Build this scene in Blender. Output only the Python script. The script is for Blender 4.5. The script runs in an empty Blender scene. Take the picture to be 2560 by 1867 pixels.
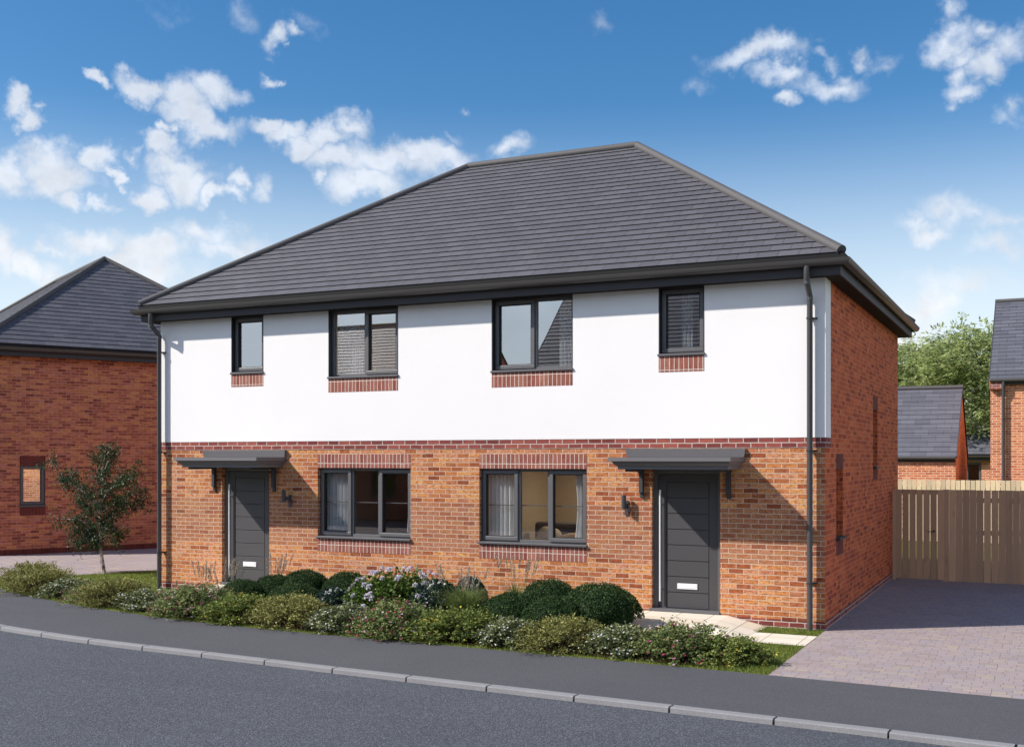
import bpy, bmesh, math, random
import numpy as np
from mathutils import Vector, Matrix
random.seed(7); R = np.random.default_rng(11)
SC = bpy.context.scene; COL = SC.collection
rad = math.radians

# ------------------------------------------------------------------ node helpers
def new_mat(name):
    m = bpy.data.materials.new(name); m.use_nodes = True
    nt = m.node_tree; nt.nodes.clear()
    return m, nt
def N(nt, typ, ins=None, **props):
    n = nt.nodes.new(typ)
    for k, v in props.items(): setattr(n, k, v)
    for k, v in (ins or {}).items():
        s = n.inputs[k]
        if isinstance(v, bpy.types.NodeSocket): nt.links.new(v, s)
        else: s.default_value = v
    return n
def math_(nt, op, a, b=0.0, c=None, clamp=False):
    ins = {0: a, 1: b}
    if c is not None: ins[2] = c
    n = N(nt, 'ShaderNodeMath', ins, operation=op); n.use_clamp = clamp
    return n.outputs[0]
def c4(c): return (c[0], c[1], c[2], 1.0)
def ramp(nt, fac, stops, interp='LINEAR'):
    n = N(nt, 'ShaderNodeValToRGB', {0: fac}); cr = n.color_ramp; cr.interpolation = interp
    while len(cr.elements) < len(stops): cr.elements.new(0.5)
    for e, (p, c) in zip(cr.elements, stops): e.position = p; e.color = c4(c)
    return n.outputs[0]
def mix(nt, fac, a, b, blend='MIX'):
    n = N(nt, 'ShaderNodeMix', data_type='RGBA', blend_type=blend)
    for i, v in ((0, fac), (6, a), (7, b)):
        s = n.inputs[i]
        if isinstance(v, bpy.types.NodeSocket): nt.links.new(v, s)
        else: s.default_value = v if i == 0 else c4(v)
    return n.outputs[2]
def noise(nt, vec, scale, detail=3, rough=.5, dist=0.0, col=False):
    n = N(nt, 'ShaderNodeTexNoise', {'Vector': vec, 'Scale': scale, 'Detail': detail, 'Roughness': rough, 'Distortion': dist})
    return n.outputs['Color' if col else 'Fac']
def finish(m, nt, color, rough=.7, bump=None, bstr=.5, bdist=.01, metallic=0.0, spec=.5, coat=0.0):
    b = N(nt, 'ShaderNodeBsdfPrincipled')
    for k, v in (('Base Color', color), ('Roughness', rough), ('Metallic', metallic), ('Specular IOR Level', spec), ('Coat Weight', coat)):
        s = b.inputs[k]
        if isinstance(v, bpy.types.NodeSocket): nt.links.new(v, s)
        else: s.default_value = c4(v) if k == 'Base Color' else v
    if bump is not None:
        bp = N(nt, 'ShaderNodeBump', {'Height': bump, 'Strength': bstr, 'Distance': bdist})
        nt.links.new(bp.outputs[0], b.inputs['Normal'])
    o = N(nt, 'ShaderNodeOutputMaterial'); nt.links.new(b.outputs[0], o.inputs[0])
    return m
def uvn(nt): return N(nt, 'ShaderNodeUVMap').outputs[0]
def objc(nt): return N(nt, 'ShaderNodeTexCoord').outputs['Object']
def mapping(nt, vec, loc=(0,0,0), rot=(0,0,0), scale=(1,1,1)):
    return N(nt, 'ShaderNodeMapping', {'Vector': vec, 'Location': loc, 'Rotation': rot, 'Scale': scale}).outputs[0]

# ------------------------------------------------------------------ materials
def brick_mat(name, stops, mortar, zone=False, soldier=False, burn=(.10,.025,.012), burn_amt=.55, msize=.0060, streak=(9, 26), pits=0.0):
    m, nt = new_mat(name); uv = uvn(nt)
    if soldier: v = mapping(nt, uv, loc=(0, 0, 0), rot=(0, 0, rad(90)))
    else: v = mapping(nt, uv, loc=(.06, -2.645, 0))
    wob = noise(nt, v, 9.0, 2, .5, col=True)
    wv = N(nt, 'ShaderNodeVectorMath', {0: wob, 1: (.5, .5, .5)}, operation='SUBTRACT').outputs[0]
    wv = N(nt, 'ShaderNodeVectorMath', {0: wv, 3: .012}, operation='SCALE').outputs[0]
    v2 = N(nt, 'ShaderNodeVectorMath', {0: v, 1: wv}, operation='ADD').outputs[0]
    bt = N(nt, 'ShaderNodeTexBrick', {'Vector': v2, 'Color1': (0,0,0,1), 'Color2': (1,1,1,1), 'Mortar': (.5,.5,.5,1), 'Scale': 1.0,
           'Mortar Size': msize, 'Mortar Smooth': .25, 'Bias': 0.0, 'Brick Width': .24 if soldier else .225, 'Row Height': .075})
    bt.offset = 0.0 if soldier else .5
    c = ramp(nt, bt.outputs['Color'], stops)
    sv = mapping(nt, v, scale=(streak[0], streak[1], 1))
    st = noise(nt, sv, 1.0, 5, .62)
    fine = noise(nt, v, 70.0, 4, .7)
    med = noise(nt, v, 14.0, 4, .6)
    bm = ramp(nt, st, [(0, (0,0,0)), (.50, (0,0,0)), (.62, (1,1,1)), (1, (1,1,1))])
    bm = math_(nt, 'MULTIPLY', bm, burn_amt)
    c = mix(nt, bm, c, burn)
    c = mix(nt, math_(nt, 'MULTIPLY', ramp(nt, med, [(0,(0,0,0)),(.5,(0,0,0)),(.7,(1,1,1))]), .35), c, (stops[-1][1][0]*1.15, stops[-1][1][1]*1.2, stops[-1][1][2]*1.2))
    c = mix(nt, .55, c, mix(nt, fine, (.22,.21,.21), (1.7,1.66,1.6)), 'MULTIPLY')
    if zone:   # a batch of rougher, duller bricks laid across the middle of the storey
        sx = N(nt, 'ShaderNodeSeparateXYZ', {0: v}).outputs[1]
        lo = math_(nt, 'GREATER_THAN', sx, -1.72); hi = math_(nt, 'LESS_THAN', sx, -.9)
        zf = math_(nt, 'MULTIPLY', math_(nt, 'MULTIPLY', lo, hi), .5)
        c = mix(nt, zf, c, mix(nt, med, (.13,.055,.035), (.40,.19,.13)))
    if pits:   # fired pits and flashes inside each brick
        pn = noise(nt, mapping(nt, v, scale=(1, 1.5, 1)), 42.0, 3, .55); rn = noise(nt, mapping(nt, v, loc=(3.1, 7.7, 0), scale=(1, 1.7, 1)), 15.0, 4, .62)
        c = mix(nt, math_(nt, 'MULTIPLY', ramp(nt, rn, [(0,(0,0,0)),(.52,(0,0,0)),(.62,(1,1,1))]), .62), c, (.36,.075,.02))
        c = mix(nt, math_(nt, 'MULTIPLY', ramp(nt, pn, [(0,(0,0,0)),(.56,(0,0,0)),(.66,(1,1,1))]), pits), c, (.075,.03,.018))
    big = noise(nt, v, 1.3, 3, .5)
    c = mix(nt, .5, c, mix(nt, big, (.75,.74,.74), (1.2,1.18,1.15)), 'MULTIPLY')
    mc = mix(nt, fine, tuple(x*.62 for x in mortar), mortar)
    fac = bt.outputs['Fac']
    col = mix(nt, fac, c, mc)
    h = math_(nt, 'SUBTRACT', math_(nt, 'MULTIPLY', med, .45), math_(nt, 'MULTIPLY', fac, 1.0))
    h = math_(nt, 'ADD', h, math_(nt, 'MULTIPLY', fine, .35))
    return finish(m, nt, col, .86, h, .8, .008, spec=.25)

M = {}
OR = [(0,(.17,.042,.018)),(.07,(.32,.085,.03)),(.16,(.50,.19,.066)),(.33,(.60,.275,.098)),(.46,(.56,.25,.14)),(.58,(.66,.34,.125)),(.70,(.58,.28,.17)),(.80,(.37,.11,.04)),(.87,(.64,.32,.15)),(.94,(.30,.085,.036)),(1,(.54,.22,.088))]
M['brick'] = brick_mat('orange_multi_brick', OR, (.66,.50,.38), zone=True, burn=(.17,.05,.022), burn_amt=.68, streak=(13, 34), pits=.7)
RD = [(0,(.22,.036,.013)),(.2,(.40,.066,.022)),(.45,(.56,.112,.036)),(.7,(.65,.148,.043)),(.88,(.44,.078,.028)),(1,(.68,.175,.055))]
M['brick_shade'] = brick_mat('shade_red_brick', RD, (.74,.26,.15), burn=(.085,.02,.014), burn_amt=.6, streak=(18, 10))  # redder copy of the house brick; right flank's shaded tone put into its colour
NB = [(0,(.21,.05,.028)),(.2,(.42,.12,.06)),(.45,(.58,.20,.105)),(.65,(.64,.26,.09)),(.85,(.31,.075,.045)),(1,(.58,.22,.14))]
M['brick_neighbour'] = brick_mat('plum_red_brick', NB, (.66,.33,.27), burn=(.13,.03,.024), burn_amt=.6, streak=(5, 28))
FB = [(0,(.36,.09,.03)),(.3,(.58,.19,.075)),(.6,(.66,.25,.105)),(.85,(.48,.125,.05)),(1,(.7,.32,.16))]
M['brick_far'] = brick_mat('bright_orange_brick', FB, (.9,.72,.58), burn=(.28,.06,.02), msize=.007)
BD = [(0,(.15,.035,.032)),(.4,(.25,.062,.052)),(.75,(.32,.092,.066)),(1,(.24,.05,.046))]
M['band'] = brick_mat('dark_red_band_brick', BD, (.60,.51,.46), burn=(.12,.03,.026), burn_amt=.4, msize=.0075)
SO = [(0,(.20,.055,.045)),(.25,(.31,.115,.09)),(.5,(.25,.085,.06)),(.75,(.36,.165,.12)),(.9,(.22,.06,.045)),(1,(.31,.12,.10))]
M['soldier'] = brick_mat('soldier_course_brick', SO, (.78,.66,.58), soldier=True, burn=(.15,.042,.036), burn_amt=.6, msize=.0055, streak=(5, 40))
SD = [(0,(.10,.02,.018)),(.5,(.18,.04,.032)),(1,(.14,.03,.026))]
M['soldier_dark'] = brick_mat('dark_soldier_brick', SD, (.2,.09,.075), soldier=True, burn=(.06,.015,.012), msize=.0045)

def render_mat():
    m, nt = new_mat('white_render'); v = objc(nt)
    n1 = noise(nt, v, 220, 3, .7); n2 = noise(nt, v, 1.1, 4, .55); n3 = noise(nt, mapping(nt, v, scale=(3, 3, .35)), 1.0, 4, .6)
    c = mix(nt, n2, (.74,.725,.725), (.79,.775,.78))
    c = mix(nt, math_(nt, 'MULTIPLY', n3, .12), c, (.72,.70,.69))
    return finish(m, nt, c, .9, n1, .25, .003, spec=.2)
M['render'] = render_mat()
def slate_mat(name, dark, light, tw=.3, gauge=.2105, rough=.62):
    m, nt = new_mat(name); uv = uvn(nt)
    bt = N(nt, 'ShaderNodeTexBrick', {'Vector': uv, 'Color1': (0,0,0,1), 'Color2': (1,1,1,1), 'Mortar': (.5,.5,.5,1), 'Scale': 1.0,
           'Mortar Size': .0032, 'Mortar Smooth': .1, 'Bias': 0.0, 'Brick Width': tw, 'Row Height': gauge})
    bt.offset = .5
    grain = noise(nt, mapping(nt, uv, scale=(30, 8, 1)), 1.0, 5, .65); big = noise(nt, uv, .7, 4, .6)
    c = mix(nt, bt.outputs['Color'], dark, light)
    c = mix(nt, .5, c, mix(nt, grain, (.72,.72,.73), (1.25,1.25,1.25)), 'MULTIPLY')
    c = mix(nt, .4, c, mix(nt, big, (.78,.79,.8), (1.2,1.19,1.18)), 'MULTIPLY')
    c = mix(nt, bt.outputs['Fac'], c, (.012,.012,.014))
    h = math_(nt, 'SUBTRACT', math_(nt, 'MULTIPLY', grain, .3), bt.outputs['Fac'])
    r = math_(nt, 'ADD', math_(nt, 'MULTIPLY', grain, .15), rough-.07)
    return finish(m, nt, c, r, h, .6, .006, spec=.35)
M['slate'] = slate_mat('grey_slate_tile', (.078,.076,.088), (.096,.093,.106))
M['slate_far'] = slate_mat('blue_grey_slate_tile', (.088,.089,.108), (.12,.121,.145), tw=.45, gauge=.27)
M['slate_dark'] = slate_mat('dark_slate_tile', (.075,.075,.09), (.105,.104,.122))
def plain(name, col, rough=.5, var=.15, bump=0.0, scale=40, metallic=0.0, spec=.5):
    m, nt = new_mat(name); v = objc(nt)
    n = noise(nt, v, scale, 4, .6); n2 = noise(nt, v, 2.0, 3, .5)
    c = mix(nt, n, tuple(x*(1-var) for x in col), tuple(min(1, x*(1+var)) for x in col))
    c = mix(nt, .5, c, mix(nt, n2, (1-var,)*3, (1+var,)*3), 'MULTIPLY')
    r = math_(nt, 'ADD', math_(nt, 'MULTIPLY', n, .2), rough-.1)
    return finish(m, nt, c, r, n if bump else None, bump or .1, .004, metallic=metallic, spec=spec)
M['ridge'] = plain('ridge_tile_concrete', (.070,.066,.067), .7, .12, .3, 60)
M['fascia'] = plain('anthracite_fascia_board', (.055,.053,.058), .6, .1, .12, 160, spec=.2)
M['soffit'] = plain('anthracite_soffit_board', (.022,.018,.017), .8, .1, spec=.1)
M['gutter'] = plain('anthracite_gutter_plastic', (.062,.058,.056), .42, .08)
M['pipe'] = plain('anthracite_pipe_plastic', (.058,.056,.06), .38, .08)
M['frame'] = plain('anthracite_window_frame', (.105,.104,.11), .42, .08)
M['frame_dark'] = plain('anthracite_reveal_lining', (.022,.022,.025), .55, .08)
M['black'] = plain('black_eaves_strip', (.008,.008,.009), .7, .1)
M['door'] = plain('anthracite_grained_door', (.052,.050,.054), .55, .10, .25, 220)
M['canopy'] = plain('grey_moulded_canopy', (.135,.13,.137), .55, .07, .1, 120)
M['steel'] = plain('brushed_steel', (.74,.74,.76), .5, .05, metallic=.45)
M['letter'] = plain('satin_white_letter_plate', (.72,.72,.74), .4, .04)
M['lamp'] = plain('anthracite_lamp_metal', (.05,.052,.058), .4, .08)
M['plaster'] = plain('warm_plaster', (.55,.47,.38), .9, .06)
M['ceiling'] = plain('white_ceiling', (.75,.72,.68), .9, .04)
M['boards'] = plain('timber_floor', (.22,.14,.08), .6, .2)
M['throw'] = plain('tan_linen', (.42,.27,.13), .9, .2, .3, 90)
M['cushion'] = plain('cream_linen', (.62,.54,.42), .9, .15, .3, 90)
M['sofa'] = plain('charcoal_fabric', (.10,.10,.12), .95, .15, .3, 120)
M['clip'] = plain('black_pipe_clip', (.03,.03,.032), .5, .08)
M['iron'] = plain('black_iron_latch', (.012,.012,.013), .5, .1)

def glass_mat(name, r0, tint=(.86,.9,.9)):
    m, nt = new_mat(name)
    lw = N(nt, 'ShaderNodeLayerWeight', {'Blend': .35}).outputs['Facing']
    f = math_(nt, 'ADD', math_(nt, 'MULTIPLY', math_(nt, 'POWER', lw, 3.0), 1-r0), r0, clamp=True)
    wob = N(nt, 'ShaderNodeBump', {'Height': noise(nt, objc(nt), 1.4, 2, .5), 'Strength': .010, 'Distance': .02}).outputs[0]
    g = N(nt, 'ShaderNodeBsdfGlossy', {'Roughness': 0.0, 'Color': (.95,.97,1,1), 'Normal': wob}).outputs[0]
    t = N(nt, 'ShaderNodeBsdfTransparent', {'Color': c4(tint)}).outputs[0]
    s = N(nt, 'ShaderNodeMixShader', {0: f, 1: t, 2: g}).outputs[0]
    o = N(nt, 'ShaderNodeOutputMaterial'); nt.links.new(s, o.inputs[0])
    return m
M['glass_hi'] = glass_mat('coated_window_glass', .42)
M['glass_lo'] = glass_mat('clear_window_glass', .11)
M['glass_mirror'] = glass_mat('mirror_coated_window_glass', .8)
def curtain_mat():
    m, nt = new_mat('sheer_curtain'); v = objc(nt)
    n = noise(nt, mapping(nt, v, scale=(60, 60, 1)), 1.0, 3, .6)
    c = mix(nt, n, (.74,.74,.77), (.88,.88,.9))
    d = N(nt, 'ShaderNodeBsdfDiffuse', {'Color': c}).outputs[0]; t = N(nt, 'ShaderNodeBsdfTranslucent', {'Color': c}).outputs[0]
    a = N(nt, 'ShaderNodeMixShader', {0: .45, 1: d, 2: t}).outputs[0]
    tr = N(nt, 'ShaderNodeBsdfTransparent').outputs[0]
    s = N(nt, 'ShaderNodeMixShader', {0: .06, 1: a, 2: tr}).outputs[0]
    o = N(nt, 'ShaderNodeOutputMaterial'); nt.links.new(s, o.inputs[0]); return m
M['curtain'] = curtain_mat()

def asphalt(name, base, speck, scale, bump, bigv=.12, chip=.6):
    m, nt = new_mat(name); v = objc(nt)
    vo = N(nt, 'ShaderNodeTexVoronoi', {'Vector': v, 'Scale': scale}).outputs
    n1 = noise(nt, v, scale*.7, 4, .7); n2 = noise(nt, v, .55, 5, .6); n3 = noise(nt, mapping(nt, v, rot=(0,0,rad(4)), scale=(.25, 2.2, 1)), 1.0, 4, .6)
    g = N(nt, 'ShaderNodeSeparateColor', {0: vo['Color']}).outputs[0]
    sel = ramp(nt, g, [(0,(0,0,0)),(chip,(0,0,0)),(chip+.3,(1,1,1)),(1,(1,1,1))])
    c = mix(nt, n1, tuple(x*.6 for x in base), tuple(x*1.45 for x in base))
    c = mix(nt, math_(nt, 'MULTIPLY', sel, .75), c, speck)
    c = mix(nt, .8, c, mix(nt, n2, (1-bigv*1.6,)*3, (1+bigv*1.6,)*3), 'MULTIPLY')
    c = mix(nt, .8, c, mix(nt, n3, (1-bigv*1.2,)*3, (1+bigv*1.2,)*3), 'MULTIPLY')
    h = math_(nt, 'ADD', math_(nt, 'MULTIPLY', vo['Distance'], -1.0), n1)
    return finish(m, nt, c, .85, h, bump, .006, spec=.3)
M['road'] = asphalt('chipped_asphalt_road', (.050,.055,.067), (.15,.165,.195), 95, .8)
M['pavement'] = asphalt('fine_asphalt_pavement', (.062,.062,.070), (.125,.126,.137), 150, .4, .10, .66)
def kerb_mat():
    m, nt = new_mat('grey_granite_kerb'); v = objc(nt)
    n1 = noise(nt, v, 90, 5, .75); n2 = noise(nt, v, 2.2, 3, .6)
    c = mix(nt, n1, (.06,.06,.064), (.36,.36,.375)); c = mix(nt, .6, c, mix(nt, n2, (.8,.8,.8), (1.2,1.2,1.19)), 'MULTIPLY')
    return finish(m, nt, c, .85, n1, .8, .006)
M['kerb'] = kerb_mat()
def paver_mat(name, bw, rh, rot=0.0, light=1.0):
    m, nt = new_mat(name); v = mapping(nt, objc(nt), rot=(0, 0, rot))
    bt = N(nt, 'ShaderNodeTexBrick', {'Vector': v, 'Color1': (0,0,0,1), 'Color2': (1,1,1,1), 'Mortar': (.5,.5,.5,1), 'Scale': 1.0,
           'Mortar Size': .0038, 'Mortar Smooth': .3, 'Bias': 0.0, 'Brick Width': bw, 'Row Height': rh})
    bt.offset = .5; bt.squash = .72; bt.squash_frequency = 3
    P = [(0,(.265,.215,.208)),(.2,(.305,.248,.24)),(.4,(.28,.243,.255)),(.6,(.325,.262,.245)),(.8,(.29,.252,.265)),(.93,(.335,.28,.245)),(1,(.325,.275,.225))]
    c = ramp(nt, bt.outputs['Color'], [(p, tuple(x*light for x in q)) for p, q in P])
    n1 = noise(nt, v, 55, 5, .7); n2 = noise(nt, v, .6, 4, .6); n3 = noise(nt, mapping(nt, v, scale=(4, 22, 1)), 1.0, 4, .6)
    c = mix(nt, .5, c, mix(nt, n1, (.66,.66,.67), (1.33,1.32,1.32)), 'MULTIPLY')
    c = mix(nt, .45, c, mix(nt, n3, (.72,.72,.74), (1.27,1.27,1.26)), 'MULTIPLY')
    c = mix(nt, .5, c, mix(nt, n2, (.82,.82,.84), (1.16,1.15,1.14)), 'MULTIPLY')
    c = mix(nt, math_(nt, 'MULTIPLY', bt.outputs['Fac'], .75), c, (.10,.085,.085))
    h = math_(nt, 'SUBTRACT', math_(nt, 'MULTIPLY', n1, .4), bt.outputs['Fac'])
    return finish(m, nt, c, .82, h, .6, .005, spec=.3)
M['paver'] = paver_mat('pink_grey_block_paving', .205, .135)
M['paver_left'] = paver_mat('pale_grey_block_paving', .24, .24, rad(28), 1.08)
def slab_mat():
    m, nt = new_mat('buff_paving_slab'); v = objc(nt)
    bt = N(nt, 'ShaderNodeTexBrick', {'Vector': mapping(nt, v, loc=(.12,.04,0)), 'Color1': (0,0,0,1), 'Color2': (1,1,1,1), 'Mortar': (.5,.5,.5,1), 'Scale': 1.0,
           'Mortar Size': .0045, 'Mortar Smooth': .1, 'Bias': 0.0, 'Brick Width': .5, 'Row Height': .45})
    bt.offset = 0.0
    n1 = noise(nt, mapping(nt, v, scale=(2, 14, 1)), 1.0, 5, .6); n2 = noise(nt, v, 60, 4, .7)
    c = mix(nt, bt.outputs['Color'], (.60,.535,.43), (.66,.61,.52))
    c = mix(nt, .5, c, mix(nt, n1, (.78,.75,.70), (1.18,1.18,1.18)), 'MULTIPLY')
    c = mix(nt, .35, c, mix(nt, n2, (.7,.7,.7), (1.25,1.25,1.25)), 'MULTIPLY')
    c = mix(nt, bt.outputs['Fac'], c, (.07,.06,.05))
    return finish(m, nt, c, .75, math_(nt, 'SUBTRACT', n2, math_(nt, 'MULTIPLY', bt.outputs['Fac'], 2.0)), .3, .004)
M['slab'] = slab_mat()
def grass_ground(name, a, b):
    m, nt = new_mat(name); v = objc(nt)
    n1 = noise(nt, v, 45, 5, .75); n2 = noise(nt, v, 1.1, 5, .6); n3 = noise(nt, v, 7, 4, .6)
    c = mix(nt, n1, a, b); c = mix(nt, .6, c, mix(nt, n2, (.72,.74,.7), (1.3,1.25,1.2)), 'MULTIPLY'); c = mix(nt, .5, c, mix(nt, n3, (.7,.72,.7), (1.3,1.28,1.3)), 'MULTIPLY')
    return finish(m, nt, c, .9, n1, .9, .02, spec=.15)
M['lawn'] = grass_ground('mown_lawn', (.055,.085,.012), (.17,.21,.04))
def soil_mat():
    m, nt = new_mat('dark_bark_soil'); v = objc(nt)
    n1 = noise(nt, v, 38, 5, .75)
    return finish(m, nt, mix(nt, n1, (.018,.010,.007), (.10,.055,.036)), .95, n1, 1.0, .03, spec=.1)
M['soil'] = soil_mat()
def wood_mat(name, a, b, c3, knots=True):
    m, nt = new_mat(name); v = objc(nt)
    oi = N(nt, 'ShaderNodeAttribute', attribute_name='tint').outputs['Fac']
    off = N(nt, 'ShaderNodeCombineXYZ', {0: math_(nt, 'MULTIPLY', oi, 13.0), 1: 0.0, 2: math_(nt, 'MULTIPLY', oi, 31.0)}).outputs[0]
    v = N(nt, 'ShaderNodeVectorMath', {0: v, 1: off}, operation='ADD').outputs[0]
    g = noise(nt, mapping(nt, v, scale=(26, 26, 1.6)), 1.0, 5, .6, .6); k = noise(nt, mapping(nt, v, scale=(7, 7, 2.4)), 1.0, 3, .5)
    c = mix(nt, g, a, b); c = mix(nt, math_(nt, 'MULTIPLY', ramp(nt, k, [(0,(0,0,0)),(.6,(0,0,0)),(.72,(1,1,1))]), .45), c, c3)
    c = mix(nt, .7, c, mix(nt, oi, (.72,.72,.74), (1.28,1.25,1.2)), 'MULTIPLY')
    return finish(m, nt, c, .85, g, .4, .004, spec=.2)
M['wood_brown'] = wood_mat('weathered_brown_board', (.46,.265,.155), (.60,.375,.235), (.34,.17,.09))
M['wood_pale'] = wood_mat('pale_larch_board', (.52,.40,.25), (.70,.58,.40), (.42,.28,.15))

def leaf_mat(name, stops, trans=.25, rough=.55, spec=.2):
    m, nt = new_mat(name)
    t = N(nt, 'ShaderNodeAttribute', attribute_name='tint').outputs['Fac']
    c = ramp(nt, t, stops)
    b = N(nt, 'ShaderNodeBsdfPrincipled', {'Base Color': c, 'Roughness': rough, 'Specular IOR Level': spec}).outputs[0]
    tr = N(nt, 'ShaderNodeBsdfTranslucent', {'Color': c}).outputs[0]
    s = N(nt, 'ShaderNodeMixShader', {0: trans, 1: b, 2: tr}).outputs[0]
    o = N(nt, 'ShaderNodeOutputMaterial'); nt.links.new(s, o.inputs[0]); return m
M['leaf_olive'] = leaf_mat('olive_shrub_leaf', [(0,(.06,.062,.016)),(.5,(.22,.225,.065)),(.85,(.38,.37,.13)),(1,(.50,.48,.22))])
M['leaf_varieg'] = leaf_mat('variegated_shrub_leaf', [(0,(.028,.045,.018)),(.5,(.14,.165,.07)),(.76,(.27,.30,.13)),(.88,(.38,.41,.25)),(1,(.68,.68,.58))])
M['leaf_green'] = leaf_mat('green_shrub_leaf', [(0,(.04,.065,.018)),(.5,(.15,.20,.065)),(.85,(.30,.34,.13)),(1,(.40,.36,.16))])
M['leaf_lime'] = leaf_mat('yellow_green_shrub_leaf', [(0,(.045,.07,.015)),(.5,(.165,.215,.055)),(.88,(.24,.28,.065)),(.95,(.5,.42,.06)),(1,(.55,.42,.08))])
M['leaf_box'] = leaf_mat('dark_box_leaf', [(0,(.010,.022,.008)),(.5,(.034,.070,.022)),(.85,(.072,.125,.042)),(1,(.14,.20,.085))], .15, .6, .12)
M['leaf_hyd'] = leaf_mat('bright_green_leaf', [(0,(.02,.045,.008)),(.5,(.065,.12,.02)),(1,(.18,.25,.045))], .25)
M['leaf_darkgreen'] = leaf_mat('dark_evergreen_leaf', [(0,(.006,.018,.012)),(.6,(.016,.045,.028)),(1,(.045,.09,.05))], .1, .4, .5)
M['leaf_birch'] = leaf_mat('birch_leaf', [(0,(.010,.024,.010)),(.5,(.026,.058,.02)),(.9,(.06,.105,.032)),(1,(.12,.16,.05))], .2, .5, .25)
M['leaf_tree'] = leaf_mat('pale_maple_leaf', [(0,(.16,.22,.065)),(.5,(.36,.43,.17)),(1,(.55,.60,.30))], .45)
M['blade'] = leaf_mat('grass_blade', [(0,(.06,.09,.012)),(.5,(.15,.20,.035)),(1,(.32,.33,.09))], .3)
M['reed'] = leaf_mat('ornamental_grass_blade', [(0,(.05,.09,.02)),(.5,(.13,.19,.05)),(1,(.28,.30,.11))], .3)
M['plume'] = leaf_mat('grass_plume', [(0,(.26,.21,.175)),(1,(.52,.45,.38))], .3, .9, .1)
M['fl_red'] = leaf_mat('magenta_petal', [(0,(.30,.02,.07)),(1,(.55,.07,.19))], .25, .6, .2)
M['fl_mixed'] = leaf_mat('magenta_and_pink_petal', [(0,(.28,.02,.07)),(.68,(.52,.06,.18)),(.74,(.60,.36,.5)),(1,(.78,.6,.72))], .25, .6, .2)
M['fl_pink'] = leaf_mat('pink_petal', [(0,(.55,.32,.47)),(1,(.78,.6,.72))], .25, .6, .2)
M['fl_lilac'] = leaf_mat('lilac_petal', [(0,(.50,.45,.56)),(1,(.80,.76,.86))], .25, .6, .2)
M['fl_white'] = leaf_mat('white_petal', [(0,(.6,.63,.62)),(1,(.85,.87,.84))], .25, .6, .2)
M['stem'] = plain('brown_stem', (.075,.045,.03), .9, .3)
M['bark'] = plain('grey_bark', (.16,.135,.11), .9, .35, .8, 18)
def birch_bark():
    m, nt = new_mat('silver_birch_bark'); v = objc(nt)
    n = noise(nt, mapping(nt, v, scale=(22, 22, 9)), 1.0, 4, .6)
    c = ramp(nt, n, [(0,(.02,.016,.014)),(.42,(.05,.04,.035)),(.5,(.38,.34,.31)),(1,(.62,.58,.54))])
    return finish(m, nt, c, .8, n, .4, .01)
M['birch'] = birch_bark()

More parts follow.
